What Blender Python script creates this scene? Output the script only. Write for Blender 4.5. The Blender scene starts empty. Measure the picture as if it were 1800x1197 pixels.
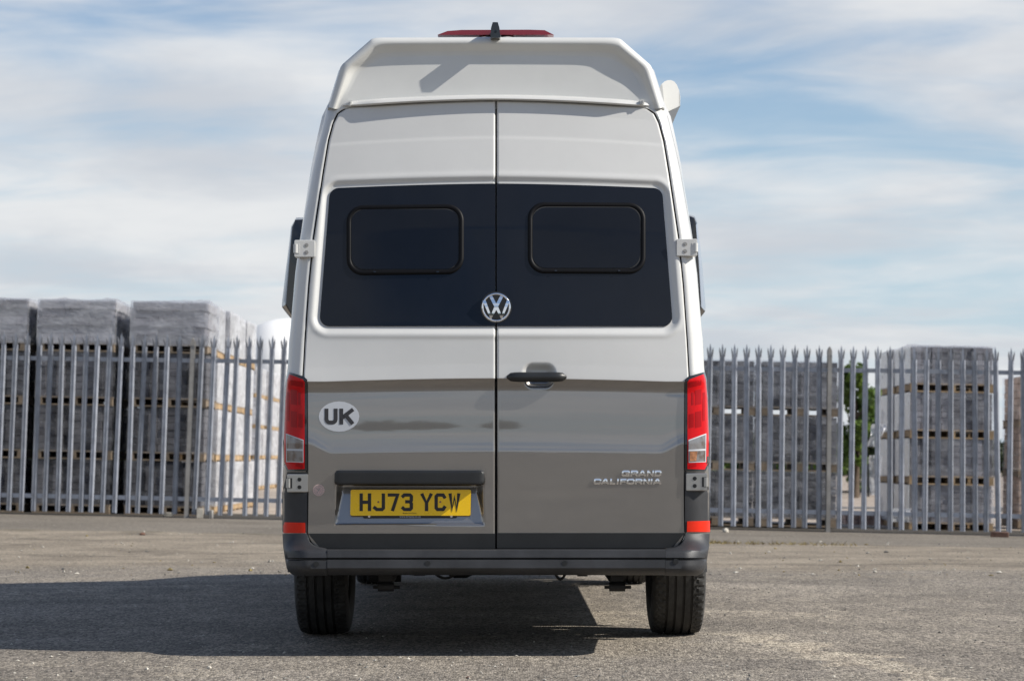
import bpy, math, random
import numpy as np
from mathutils import Vector, noise as mnoise

random.seed(11)
rng = np.random.default_rng(5)
R = math.radians
scene = bpy.context.scene
COL = scene.collection

# ------------------------------------------------------------------ camera
CAM_H = 0.838
PITCH = math.atan(209.5 / 4000.0)
cam = bpy.data.cameras.new("camera")
cam.sensor_width = 36.0
cam.lens = 80.0
cam.clip_start = 0.1
cam.clip_end = 3000.0
cam.dof.use_dof = True
cam.dof.focus_distance = 9.85
cam.dof.aperture_fstop = 6.3
cam_o = bpy.data.objects.new("camera", cam)
COL.objects.link(cam_o)
cam_o.location = (0, 0, CAM_H)
cam_o.rotation_euler = (R(90) + PITCH, 0, 0)
scene.camera = cam_o

# ------------------------------------------------------------------ light
SUN_EL, SUN_AZ = R(36.5), R(13)          # azimuth: from +X turned towards -Y
world = bpy.data.worlds.new("World")
scene.world = world
world.use_nodes = True
sun = bpy.data.lights.new("sun", 'SUN')
sun.energy = 5.0
sun.angle = R(0.5)
sun.color = (1.0, 0.95, 0.87)
sun_o = bpy.data.objects.new("sun", sun)
COL.objects.link(sun_o)
sd = Vector((math.cos(SUN_EL) * math.cos(SUN_AZ), -math.cos(SUN_EL) * math.sin(SUN_AZ), math.sin(SUN_EL)))
sun_o.rotation_euler = sd.to_track_quat('Z', 'Y').to_euler()
sun_o.location = (20, -5, 15)

vs = scene.view_settings
vs.view_transform = 'Standard'
vs.look = 'None'
vs.exposure = 0.30
vs.gamma = 1.0
vs.use_curve_mapping = False
scene.display_settings.display_device = 'sRGB'


class NT:
    """small node-tree writer"""
    def __init__(self, tree):
        self.t = tree
        self.n = tree.nodes
        self.n.clear()

    def add(self, typ, inp=None, **props):
        nd = self.n.new(typ)
        for k, v in props.items():
            setattr(nd, k, v)
        for k, v in (inp or {}).items():
            s = nd.inputs[k]
            if hasattr(v, 'is_output') or isinstance(v, bpy.types.NodeSocket):
                self.t.links.new(v, s)
            else:
                s.default_value = v
        return nd

    def math(self, op, a, b=None, c=None, clamp=False):
        inp = {0: a}
        if b is not None:
            inp[1] = b
        if c is not None:
            inp[2] = c
        return self.add('ShaderNodeMath', inp, operation=op, use_clamp=clamp).outputs[0]

    def mix(self, fac, a, b, blend='MIX'):
        nd = self.n.new('ShaderNodeMix')
        nd.data_type = 'RGBA'
        nd.blend_type = blend
        for sock, v in ((nd.inputs[0], fac), (nd.inputs[6], a), (nd.inputs[7], b)):
            if isinstance(v, bpy.types.NodeSocket):
                self.t.links.new(v, sock)
            else:
                sock.default_value = v
        return nd.outputs[2]

    def noise(self, vec, scale, detail=4, rough=0.5, dist=0.0):
        inp = {'Scale': scale, 'Detail': detail, 'Roughness': rough, 'Distortion': dist}
        if vec is not None:
            inp['Vector'] = vec
        return self.add('ShaderNodeTexNoise', inp).outputs[0]

    def smooth(self, v, lo, hi, a=0.0, b=1.0):
        nd = self.add('ShaderNodeMapRange', {0: v, 1: lo, 2: hi, 3: a, 4: b}, interpolation_type='SMOOTHSTEP')
        return nd.outputs[0]


# sky: Nishita with thin high cloud
w = NT(world.node_tree)
sky = w.add('ShaderNodeTexSky', sky_type='NISHITA', sun_disc=False, sun_elevation=SUN_EL,
            sun_rotation=R(90) + SUN_AZ, air_density=1.0, dust_density=0.6, ozone_density=1.6)
tc = w.add('ShaderNodeTexCoord')
sx = w.add('ShaderNodeSeparateXYZ', {0: tc.outputs['Generated']})
zz = w.math('ADD', w.math('MAXIMUM', sx.outputs[2], 0.0), 0.13)
u = w.math('DIVIDE', sx.outputs[0], zz)
v = w.math('DIVIDE', sx.outputs[1], zz)
pv = w.add('ShaderNodeCombineXYZ', {0: u, 1: v, 2: 3.7}).outputs[0]
n_big = w.noise(pv, 0.75, 3, 0.5, 0.4)
pv2 = w.add('ShaderNodeCombineXYZ', {0: w.math('MULTIPLY', u, 0.8), 1: w.math('MULTIPLY_ADD', u, 0.12, w.math('MULTIPLY', v, 1.25)), 2: 1.3}).outputs[0]
n_fine = w.noise(pv2, 2.3, 9, 0.56, 0.45)
n_mix = w.math('MULTIPLY_ADD', n_big, 0.53, w.math('MULTIPLY', n_fine, 0.47))
cover = w.smooth(n_mix, 0.345, 0.575)
cover = w.math('MULTIPLY', cover, 0.93)
up = w.smooth(sx.outputs[2], 0.24, 0.62)
cover = w.math('MULTIPLY', cover, w.math('MULTIPLY_ADD', up, -0.82, 1.0))
n_tone = w.noise(pv, 1.3, 5, 0.55, 0.2)
ctone = w.mix(w.smooth(n_tone, 0.35, 0.65), (4.95, 5.2, 5.6, 1), (6.75, 6.8, 6.85, 1))
skyc = w.mix(1.0, sky.outputs[0], (0.70, 0.83, 0.97, 1), 'MULTIPLY')
skyc = w.mix(w.smooth(sx.outputs[2], 0.0, 0.27, 0.88, 0.0), skyc, (4.55, 5.65, 6.4, 1))
cloudy = w.mix(cover, skyc, ctone)
bg = w.add('ShaderNodeBackground', {0: cloudy, 1: 0.1})
wo = w.add('ShaderNodeOutputWorld', {0: bg.outputs[0]})


# ------------------------------------------------------------------ mapping
CP, SP = math.cos(PITCH), math.sin(PITCH)


def P(px, py, Y):
    """point of the plane y = Y that the reference pixel looks at (numpy friendly)"""
    cx = (np.asarray(px, float) - 900.0) / 4000.0
    cy = (598.5 - np.asarray(py, float)) / 4000.0
    s = np.asarray(Y, float) / (CP - cy * SP)
    return np.stack(np.broadcast_arrays(cx * s, np.asarray(Y, float) + 0 * s, CAM_H + (SP + cy * CP) * s), axis=-1)


def sm(x, a, b):
    t = np.clip((np.asarray(x, float) - a) / (b - a), 0, 1)
    return t * t * (3 - 2 * t)


def ground_z(x, y):
    return -0.019 * np.clip(x, -14, 14) * sm(y, 16.5, 27.5) * (1 - sm(y, 75, 140))


# ------------------------------------------------------------------ materials
def principled(name, col, rough=0.5, metal=0.0, coat=0.0, var=0.08, vscale=6.0, bump=0.0, bscale=60.0, spec=0.5, **kw):
    m = bpy.data.materials.new(name)
    m.use_nodes = True
    t = NT(m.node_tree)
    geo = t.add('ShaderNodeNewGeometry')
    pos = geo.outputs['Position']
    c = (col[0], col[1], col[2], 1)
    dark = tuple(x * (1 - var) for x in col) + (1,)
    lite = tuple(min(1, x * (1 + var)) for x in col) + (1,)
    n = t.noise(pos, vscale, 5, 0.6)
    base = t.mix(t.smooth(n, 0.3, 0.7), dark, lite)
    rn = t.math('MULTIPLY_ADD', t.noise(pos, vscale * 3, 4), 0.10, rough - 0.05)
    b = t.add('ShaderNodeBsdfPrincipled', {'Base Color': base, 'Roughness': rn, 'Metallic': metal,
                                           'Coat Weight': coat, 'Coat Roughness': 0.03, 'Specular IOR Level': spec})
    for k, v_ in kw.items():
        b.inputs[k.replace('_', ' ')].default_value = v_
    if bump:
        bn = t.add('ShaderNodeBump', {'Strength': bump, 'Distance': 0.01, 'Height': t.noise(pos, bscale, 4, 0.6)})
        t.t.links.new(bn.outputs[0], b.inputs['Normal'])
    t.add('ShaderNodeOutputMaterial', {0: b.outputs[0]})
    return m


M = {}
M['white'] = principled('white_paint', (0.575, 0.572, 0.552), 0.32, coat=0.55, var=0.015)
M['gelcoat'] = principled('white_gelcoat', (0.60, 0.60, 0.575), 0.38, coat=0.2, var=0.02)
M['taupe'] = principled('taupe_paint', (0.235, 0.220, 0.203), 0.36, metal=0.75, coat=1.0, var=0.02, vscale=3, Coat_IOR=2.05)
M['black'] = principled('black_plastic', (0.014, 0.015, 0.016), 0.42, var=0.2)
M['frame'] = principled('window_frame_black', (0.006, 0.006, 0.007), 0.50, var=0.1, spec=0.12)
M['shell'] = principled('mirror_shell', (0.26, 0.30, 0.36), 0.30, metal=0.1, coat=0.5, var=0.02)
M['bumper'] = principled('bumper_plastic', (0.027, 0.028, 0.031), 0.50, var=0.28, bump=0.15, bscale=900)
M['gloss'] = principled('gloss_black', (0.010, 0.011, 0.013), 0.12, coat=0.6)
M['rubber'] = principled('rubber', (0.018, 0.018, 0.019), 0.75, var=0.3)
M['tyre'] = principled('tyre_rubber', (0.030, 0.029, 0.027), 0.72, var=0.45, vscale=9)
M['glass'] = principled('privacy_glass', (0.006, 0.0075, 0.0115), 0.03, spec=0.40, bump=0.006, bscale=4)
M['acrylic'] = principled('dark_acrylic', (0.006, 0.007, 0.010), 0.06, spec=0.35, bump=0.03, bscale=5)
M['chrome'] = principled('chrome', (0.80, 0.81, 0.83), 0.06, metal=1.0, var=0.01)
M['steel'] = principled('satin_steel', (0.42, 0.41, 0.39), 0.38, metal=0.85, var=0.08)
M['alloy'] = principled('alloy', (0.45, 0.45, 0.46), 0.3, metal=1.0)
M['red'] = principled('red_lens', (0.52, 0.005, 0.008), 0.12, coat=0.0, spec=0.22, var=0.08, vscale=40)
M['redcell'] = principled('dark_red_cell', (0.33, 0.004, 0.007), 0.15, coat=0.0, spec=0.22)
M['reddark'] = principled('brake_red', (0.22, 0.010, 0.022), 0.25, coat=0.4)
M['reflector'] = principled('reflector_red', (0.72, 0.026, 0.008), 0.35, coat=0.0, spec=0.25)
M['yellow'] = principled('plate_yellow', (0.98, 0.60, 0.010), 0.28, var=0.02)
M['ink'] = principled('plate_black', (0.012, 0.012, 0.014), 0.4)
M['sticker'] = principled('sticker_white', (0.50, 0.52, 0.55), 0.45, var=0.02)
M['stickerink'] = principled('sticker_ink', (0.030, 0.030, 0.034), 0.5)
M['pinkprint'] = principled('sticker_pink', (0.55, 0.40, 0.37), 0.5, var=0.25, vscale=300)
M['galv'] = principled('galvanised_steel', (0.33, 0.35, 0.395), 0.40, metal=0.40, var=0.14, vscale=9, bump=0.05)
M['galvold'] = principled('weathered_steel', (0.27, 0.26, 0.245), 0.6, metal=0.2, var=0.2, vscale=5)
M['wood'] = principled('pallet_wood', (0.34, 0.235, 0.13), 0.8, var=0.3, vscale=4, bump=0.3)
M['woodgrey'] = principled('grey_pallet_wood', (0.20, 0.155, 0.11), 0.85, var=0.3, vscale=4, bump=0.3)
M['block'] = principled('concrete_block', (0.075, 0.073, 0.078), 0.85, var=0.35, vscale=7, bump=0.4)
M['slab'] = principled('concrete_slab', (0.20, 0.19, 0.20), 0.85, var=0.2, vscale=5, bump=0.3)
M['brick'] = principled('buff_brick', (0.33, 0.25, 0.20), 0.85, var=0.3, vscale=7, bump=0.4)
M['pink'] = principled('pink_block', (0.42, 0.30, 0.25), 0.85, var=0.2, vscale=5, bump=0.3)
M['redbrick'] = principled('red_brick', (0.16, 0.085, 0.06), 0.85, var=0.25, vscale=20, bump=0.4)
M['concrete'] = principled('concrete', (0.33, 0.31, 0.27), 0.85, var=0.2, vscale=8, bump=0.4)
M['tent'] = principled('tent_fabric', (0.88, 0.87, 0.84), 0.6, var=0.03, vscale=0.8, bump=0.2, bscale=3)
M['stone'] = principled('pale_stone', (0.46, 0.43, 0.37), 0.8, var=0.25, vscale=30)
M['darkstone'] = principled('grey_stone', (0.19, 0.18, 0.16), 0.85, var=0.35, vscale=30)
M['bark'] = principled('bark', (0.09, 0.065, 0.045), 0.9, var=0.3, vscale=12, bump=0.6)
M['drygrass'] = principled('dry_grass', (0.20, 0.155, 0.06), 0.9, var=0.4, vscale=30)
M['under'] = principled('underbody', (0.010, 0.010, 0.011), 0.7, var=0.3)


def vary_by_object(m, lo, hi):
    """each block column has its own tone"""
    t = m.node_tree
    bs = next(n_ for n_ in t.nodes if n_.type == 'BSDF_PRINCIPLED')
    src = bs.inputs['Base Color'].links[0].from_socket
    oi = t.nodes.new('ShaderNodeObjectInfo')
    mr = t.nodes.new('ShaderNodeMapRange')
    mr.inputs[3].default_value, mr.inputs[4].default_value = lo, hi
    t.links.new(oi.outputs['Random'], mr.inputs[0])
    mx = t.nodes.new('ShaderNodeVectorMath')
    mx.operation = 'SCALE'
    t.links.new(src, mx.inputs[0])
    t.links.new(mr.outputs[0], mx.inputs['Scale'])
    t.links.new(mx.outputs[0], bs.inputs['Base Color'])


for k_ in ('block', 'slab', 'brick'):
    vary_by_object(M[k_], 0.5, 1.55)
vary_by_object(M['galv'], 0.78, 1.18)


def leaf_mat(name, a, b):
    m = bpy.data.materials.new(name)
    m.use_nodes = True
    t = NT(m.node_tree)
    geo = t.add('ShaderNodeNewGeometry')
    c = t.mix(t.smooth(t.noise(geo.outputs['Position'], 2.2, 4), 0.35, 0.65), a + (1,), b + (1,))
    d = t.add('ShaderNodeBsdfPrincipled', {'Base Color': c, 'Roughness': 0.55})
    tr = t.add('ShaderNodeBsdfTranslucent', {0: c})
    mx = t.add('ShaderNodeMixShader', {0: 0.35, 1: d.outputs[0], 2: tr.outputs[0]})
    t.add('ShaderNodeOutputMaterial', {0: mx.outputs[0]})
    return m


M['leaf'] = leaf_mat('leaf_green', (0.06, 0.11, 0.02), (0.15, 0.225, 0.04))
M['leafdark'] = leaf_mat('leaf_dark', (0.018, 0.034, 0.014), (0.045, 0.07, 0.022))


def film_mat(name, lo, hi, col=(0.74, 0.75, 0.79)):
    m = bpy.data.materials.new(name)
    m.use_nodes = True
    t = NT(m.node_tree)
    geo = t.add('ShaderNodeNewGeometry')
    mp = t.add('ShaderNodeMapping', {'Vector': geo.outputs['Position'], 'Scale': (1.0, 1.0, 2.6)}).outputs[0]
    n = t.noise(mp, 2.1, 5, 0.6, 0.6)
    fac = t.smooth(n, 0.32, 0.72, lo, hi)
    bp = t.add('ShaderNodeBump', {'Strength': 0.45, 'Distance': 0.03, 'Height': t.noise(mp, 7.0, 4, 0.55, 1.2)})
    d = t.add('ShaderNodeBsdfPrincipled', {'Base Color': col + (1,), 'Roughness': 0.18, 'Specular IOR Level': 0.7, 'Normal': bp.outputs[0]})
    tl = t.add('ShaderNodeBsdfTranslucent', {0: col + (1,)})
    d2 = t.add('ShaderNodeMixShader', {0: 0.25, 1: d.outputs[0], 2: tl.outputs[0]})
    tp = t.add('ShaderNodeBsdfTransparent', {0: (0.93, 0.94, 0.96, 1)})
    mx = t.add('ShaderNodeMixShader', {0: fac, 1: tp.outputs[0], 2: d2.outputs[0]})
    t.add('ShaderNodeOutputMaterial', {0: mx.outputs[0]})
    return m


M['film'] = film_mat('stretch_film', 0.0, 0.17)
M['filmmid'] = film_mat('thin_hazy_film', 0.05, 0.36)
M['filmtop'] = film_mat('hazy_film', 0.26, 0.62)
M['sheet'] = film_mat('white_sheet', 0.90, 1.0, (0.88, 0.88, 0.88))
M['filmthick'] = film_mat('thick_film', 0.50, 0.92, (0.84, 0.85, 0.88))


def lens_mat():
    m = bpy.data.materials.new('ribbed_clear_lens')
    m.use_nodes = True
    t = NT(m.node_tree)
    geo = t.add('ShaderNodeNewGeometry')
    wv = t.add('ShaderNodeTexWave', {'Vector': geo.outputs['Position'], 'Scale': 95.0, 'Distortion': 0.0}, wave_type='BANDS', bands_direction='X')
    c = t.mix(wv.outputs[1], (0.10, 0.09, 0.09, 1), (0.46, 0.46, 0.47, 1))
    c = t.mix(t.smooth(t.noise(geo.outputs['Position'], 22, 3), 0.42, 0.62), c, (0.16, 0.12, 0.10, 1))
    bp = t.add('ShaderNodeBump', {'Strength': 0.6, 'Distance': 0.004, 'Height': wv.outputs[1]})
    b = t.add('ShaderNodeBsdfPrincipled', {'Base Color': c, 'Roughness': 0.15, 'Metallic': 0.3, 'Coat Weight': 1.0, 'Normal': bp.outputs[0]})
    t.add('ShaderNodeOutputMaterial', {0: b.outputs[0]})
    return m


M['clear'] = lens_mat()
M['amber'] = principled('amber_lens', (0.34, 0.15, 0.07), 0.2, coat=1.0, var=0.35, vscale=70)


def ground_mat():
    m = bpy.data.materials.new('yard_asphalt')
    m.use_nodes = True
    t = NT(m.node_tree)
    geo = t.add('ShaderNodeNewGeometry')
    pos = geo.outputs['Position']
    s = t.add('ShaderNodeSeparateXYZ', {0: pos})
    X, Y = s.outputs[0], s.outputs[1]
    streak = t.add('ShaderNodeMapping', {'Vector': pos, 'Scale': (0.5, 0.7, 1.0)}).outputs[0]
    wob = t.noise(streak, 0.9, 6, 0.6, 0.3)
    Yw = t.math('ADD', t.math('MULTIPLY_ADD', X, 0.10, Y), t.math('MULTIPLY_ADD', wob, 8.0, -4.0))
    Yk = t.math('ADD', t.math('MULTIPLY_ADD', X, 0.10, Y), t.math('MULTIPLY_ADD', t.noise(pos, 1.2, 5, 0.6), 1.0, -0.5))
    # aggregate: crushed stone of mixed greys
    grit = t.add('ShaderNodeMapping', {'Vector': pos, 'Scale': (1.0, 0.32, 1.0)}).outputs[0]
    vo = t.add('ShaderNodeTexVoronoi', {'Vector': grit, 'Scale': 105.0}, feature='F1')
    cell = t.add('ShaderNodeSeparateColor', {0: vo.outputs['Color']}).outputs[0]
    vo2 = t.add('ShaderNodeTexVoronoi', {'Vector': grit, 'Scale': 48.0}, feature='F1')
    cell2 = t.add('ShaderNodeSeparateColor', {0: vo2.outputs['Color']}).outputs[0]
    fine = t.noise(grit, 240.0, 3, 0.6)
    agg = t.math('ADD', t.smooth(cell, 0.0, 1.0, 0.48, 1.40), t.smooth(cell2, 0.90, 1.0, 0.0, 0.40))
    agg = t.math('MULTIPLY', agg, t.smooth(fine, 0.25, 0.75, 0.72, 1.28))
    mott = t.noise(grit, 6.5, 6, 0.65)
    mott2 = t.noise(streak, 1.1, 5, 0.6, 0.6)
    asp = t.mix(t.smooth(mott2, 0.35, 0.68), (0.200, 0.175, 0.143, 1), (0.288, 0.253, 0.206, 1))
    asp = t.mix(t.smooth(mott, 0.38, 0.66), t.mix(1.0, asp, (0.80, 0.80, 0.82, 1), 'MULTIPLY'), asp)
    # washed-out sandy drifts lying on the asphalt
    drift = t.math('MULTIPLY', t.smooth(t.noise(streak, 0.95, 7, 0.68, 0.9), 0.53, 0.68), t.smooth(t.noise(pos, 9.0, 5, 0.7), 0.36, 0.62))
    ex = t.math('SUBTRACT', X, t.math('MULTIPLY_ADD', Y, -0.24, 3.75))
    exn = t.math('ADD', ex, t.math('MULTIPLY_ADD', t.noise(pos, 2.6, 5, 0.6), 0.9, -0.45))
    track = t.math('MULTIPLY', t.smooth(t.math('ABSOLUTE', exn), 0.06, 0.17, 1.0, 0.0), t.smooth(Y, 11.3, 10.9))
    track = t.math('MULTIPLY', track, t.smooth(t.noise(pos, 11.0, 4, 0.7), 0.32, 0.55))
    sandf = t.math('MAXIMUM', t.math('MULTIPLY', drift, 0.75), t.math('MULTIPLY', track, 0.85))
    sandf = t.math('MULTIPLY', sandf, t.smooth(Y, 30, 25))
    sand = t.mix(t.smooth(mott, 0.3, 0.7), (0.36, 0.305, 0.235, 1), (0.44, 0.385, 0.30, 1))
    asp = t.mix(sandf, asp, sand)
    # sandy strip before the fence, with dark damp marks
    zone = t.smooth(Yw, 16.0, 18.6)
    stripc = t.mix(t.smooth(t.noise(streak, 2.0, 6, 0.6), 0.35, 0.65), (0.205, 0.172, 0.131, 1), (0.300, 0.254, 0.194, 1))
    damp = t.math('MULTIPLY', t.smooth(t.noise(streak, 1.1, 6, 0.62, 1.0), 0.53, 0.63), 0.55)
    stripc = t.mix(damp, stripc, (0.105, 0.088, 0.068, 1))
    c = t.mix(zone, asp, stripc)
    # concrete apron under the fence
    apron = t.mix(t.smooth(t.noise(streak, 1.3, 6, 0.6), 0.35, 0.65), (0.165, 0.144, 0.116, 1), (0.210, 0.184, 0.150, 1))
    c = t.mix(t.smooth(Yk, 24.15, 24.4), c, apron)
    edge = t.math('MULTIPLY', t.smooth(t.math('ABSOLUTE', t.math('SUBTRACT', Yk, 24.15)), 0.05, 0.22, 1.0, 0.0), t.smooth(t.noise(pos, 1.9, 5, 0.7), 0.42, 0.60))
    c = t.mix(t.math('MULTIPLY', edge, 0.7), c, (0.085, 0.075, 0.045, 1))
    yard = t.mix(t.smooth(t.noise(pos, 0.6, 5), 0.35, 0.65), (0.33, 0.27, 0.22, 1), (0.40, 0.34, 0.28, 1))
    c = t.mix(t.smooth(t.math('MULTIPLY_ADD', X, 0.10, Y), 31.8, 32.6), c, yard)
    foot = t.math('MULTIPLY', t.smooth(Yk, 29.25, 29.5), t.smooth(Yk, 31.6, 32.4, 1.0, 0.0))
    c = t.mix(t.math('MULTIPLY', foot, 0.85), c, (0.040, 0.036, 0.032, 1))  # shade of the stacks along the fence foot, put into the ground colour
    aggf = t.add('ShaderNodeCombineColor', {0: agg, 1: agg, 2: agg}).outputs[0]
    aggw = t.math('MULTIPLY_ADD', zone, -0.35, 0.95)
    c2 = t.mix(1.0, c, aggf, 'MULTIPLY')
    c = t.mix(aggw, c, c2)
    h = t.math('ADD', t.math('MULTIPLY', vo.outputs['Distance'], -0.9), t.math('MULTIPLY', fine, 0.5))
    bp = t.add('ShaderNodeBump', {'Strength': 0.55, 'Distance': 0.008, 'Height': h})
    b = t.add('ShaderNodeBsdfPrincipled', {'Base Color': c, 'Roughness': 0.88, 'Specular IOR Level': 0.25, 'Normal': bp.outputs[0]})
    t.add('ShaderNodeOutputMaterial', {0: b.outputs[0]})
    return m


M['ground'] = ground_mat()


# ------------------------------------------------------------------ object helpers
def wloc(o):
    p = Vector((0, 0, 0))
    while o is not None:
        p += o.location
        o = o.parent
    return p


def tag(o, label=None, cat=None, group=None, kind=None):
    for k, v_ in (('label', label), ('category', cat), ('group', group), ('kind', kind)):
        if v_:
            o[k] = v_
    return o


def empty(name, loc, label=None, cat=None, group=None):
    o = bpy.data.objects.new(name, None)
    o.empty_display_size = 0.2
    o.location = loc
    COL.objects.link(o)
    return tag(o, label, cat, group)


def mk(name, verts, faces, mats, parent=None, fm=None, angle=40.0, origin=None):
    """one mesh object from world-space vertices"""
    verts = np.asarray(verts, float).reshape(-1, 3)
    off = np.array(wloc(parent)) if parent is not None else (np.array(origin) if origin is not None else np.zeros(3))
    me = bpy.data.meshes.new(name)
    me.from_pydata((verts - off).tolist(), [], [list(map(int, f)) for f in faces])
    if not isinstance(mats, (list, tuple)):
        mats = [mats]
    for m in mats:
        me.materials.append(M[m] if isinstance(m, str) else m)
    if fm is not None:
        me.polygons.foreach_set('material_index', np.asarray(fm, dtype=np.int32))
    if angle is not None:
        me.polygons.foreach_set('use_smooth', [True] * len(me.polygons))
        me.set_sharp_from_angle(angle=R(angle))
    me.update()
    o = bpy.data.objects.new(name, me)
    if parent is not None:
        o.parent = parent
    elif origin is not None:
        o.location = origin
    COL.objects.link(o)
    return o


def copy_tree(o, parent=None):
    c = o.copy()
    COL.objects.link(c)
    if parent is not None:
        c.parent = parent
    for ch in list(o.children):
        copy_tree(ch, c)
    return c


class MB:
    """collects shapes for one mesh"""
    def __init__(self):
        self.v, self.f, self.m = [], [], []

    def add(self, vs_, fs, mi=0):
        b = len(self.v)
        self.v += [tuple(map(float, p)) for p in vs_]
        self.f += [[i + b for i in f] for f in fs]
        self.m += [mi] * len(fs)

    def box(self, lo, hi, mi=0, bev=0.0):
        x0, y0, z0 = lo
        x1, y1, z1 = hi
        if bev <= 0:
            vs_ = [(x0, y0, z0), (x1, y0, z0), (x1, y1, z0), (x0, y1, z0), (x0, y0, z1), (x1, y0, z1), (x1, y1, z1), (x0, y1, z1)]
            self.add(vs_, [(0, 3, 2, 1), (4, 5, 6, 7), (0, 1, 5, 4), (1, 2, 6, 5), (2, 3, 7, 6), (3, 0, 4, 7)], mi)
        else:
            b = bev
            vs_ = []
            for (zq, ins) in ((z0, b), (z0 + b, 0), (z1 - b, 0), (z1, b)):
                vs_ += [(x0 + ins + b * (ins == 0), y0 + ins, zq), (x1 - ins - b * (ins == 0), y0 + ins, zq),
                        (x1 - ins, y0 + ins + b * (ins == 0), zq), (x1 - ins, y1 - ins - b * (ins == 0), zq),
                        (x1 - ins - b * (ins == 0), y1 - ins, zq), (x0 + ins + b * (ins == 0), y1 - ins, zq),
                        (x0 + ins, y1 - ins - b * (ins == 0), zq), (x0 + ins, y0 + ins + b * (ins == 0), zq)]
            fs = [tuple(reversed(range(8))), tuple(range(24, 32))]
            for k in range(3):
                for i in range(8):
                    j = (i + 1) % 8
                    fs.append((k * 8 + i, k * 8 + j, k * 8 + 8 + j, k * 8 + 8 + i))
            self.add(vs_, fs, mi)

    def prism(self, poly, y0, y1, mi=0):
        """poly of (x, z), extruded along y"""
        n = len(poly)
        vs_ = [(x, y0, z) for x, z in poly] + [(x, y1, z) for x, z in poly]
        fs = [tuple(range(n)), tuple(reversed(range(n, 2 * n)))] + [(j, i, n + i, n + j) for i in range(n) for j in [(i + 1) % n]]
        self.add(vs_, fs, mi)

    def tube(self, pts, r, n=8, mi=0, caps=True):
        pts = [Vector(p) for p in pts]
        rr = r if isinstance(r, (list, tuple)) else [r] * len(pts)
        vs_, fs = [], []
        for i, p in enumerate(pts):
            d = (pts[min(i + 1, len(pts) - 1)] - pts[max(i - 1, 0)]).normalized()
            a = d.cross(Vector((0, 0, 1)))
            if a.length < 1e-3:
                a = Vector((1, 0, 0))
            a.normalize()
            b = d.cross(a)
            for k in range(n):
                q = 2 * math.pi * k / n
                vs_.append(p + (a * math.cos(q) + b * math.sin(q)) * rr[i])
        for i in range(len(pts) - 1):
            for k in range(n):
                j = (k + 1) % n
                fs.append((i * n + k, i * n + j, (i + 1) * n + j, (i + 1) * n + k))
        if caps:
            fs.append(tuple(reversed(range(n))))
            fs.append(tuple(range((len(pts) - 1) * n, len(pts) * n)))
        self.add(vs_, fs, mi)

    def build(self, name, mats, parent=None, angle=40.0, origin=None):
        return mk(name, self.v, self.f, mats, parent, self.m, angle, origin)


def grid_faces(nr, nc, base=0, flip=False):
    i = np.arange(nr - 1)[:, None] * nc + np.arange(nc - 1)[None, :] + base
    q = np.stack([i, i + 1, i + nc + 1, i + nc], -1).reshape(-1, 4)
    return q[:, ::-1] if flip else q


def slab_grid(PXa, PYa, Ya, thick):
    """front surface from pixel grids (rows go down the picture), with a rim going back by thick"""
    nr, nc = PXa.shape
    front = P(PXa, PYa, Ya).reshape(-1, 3)
    faces = [list(f) for f in grid_faces(nr, nc, flip=True)]
    ring = list(range(nc)) + [r * nc + nc - 1 for r in range(1, nr)] + [(nr - 1) * nc + c for c in range(nc - 2, -1, -1)] + [r * nc for r in range(nr - 2, 0, -1)]
    back = front[ring] + np.array([0, thick, 0])
    b = len(front)
    n = len(ring)
    for k in range(n):
        j = (k + 1) % n
        faces.append([ring[k], ring[j], b + j, b + k])
    return np.vstack([front, back]), faces


# ------------------------------------------------------------------ van rear surface
CX = 872.0
E_py = [186, 189, 192, 199, 215, 246, 300, 418, 500, 600, 655, 664, 672, 827, 865, 936, 944, 953, 960, 964, 1010]
E_hw = [244, 256, 266, 277.5, 285.5, 294, 303, 320.5, 328.5, 335.5, 338.5, 339, 333.5, 332.5, 332, 333, 331, 326, 319, 312, 300]
W_py = [66, 115, 150, 186, 195, 246, 265, 300, 423, 480, 583, 600, 650, 666, 700, 770, 815, 830, 885, 960, 999, 1008]
W_hw = [217, 271, 283, 293, 299, 311.5, 316, 323.5, 345, 353, 362, 364, 366, 369.5, 372.5, 375, 373.5, 375, 375, 374, 368, 361]
Y_py = [60, 178, 200, 240, 244, 323, 400, 573, 640, 661, 665]
Y_v = [10.10, 10.065, 10.055, 10.030, 10.025, 9.965, 9.925, 9.85, 9.838, 9.832, 9.831]
R_COR = 0.09


def E_(py):
    return np.interp(py, E_py, E_hw)


def W_(py):
    return np.interp(py, W_py, W_hw)


def topx(dx):
    """door top line (picture row) at distance dx from the centre gap"""
    return 177.5 + 11.5 * (np.clip(dx, 0, 300) / 256.0) ** 1.7


def nominal(px, py):
    dx = np.abs(np.asarray(px, float) - CX)
    t = (964.0 - py) / (964.0 - topx(dx))
    return 964.0 - 786.0 * t


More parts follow.
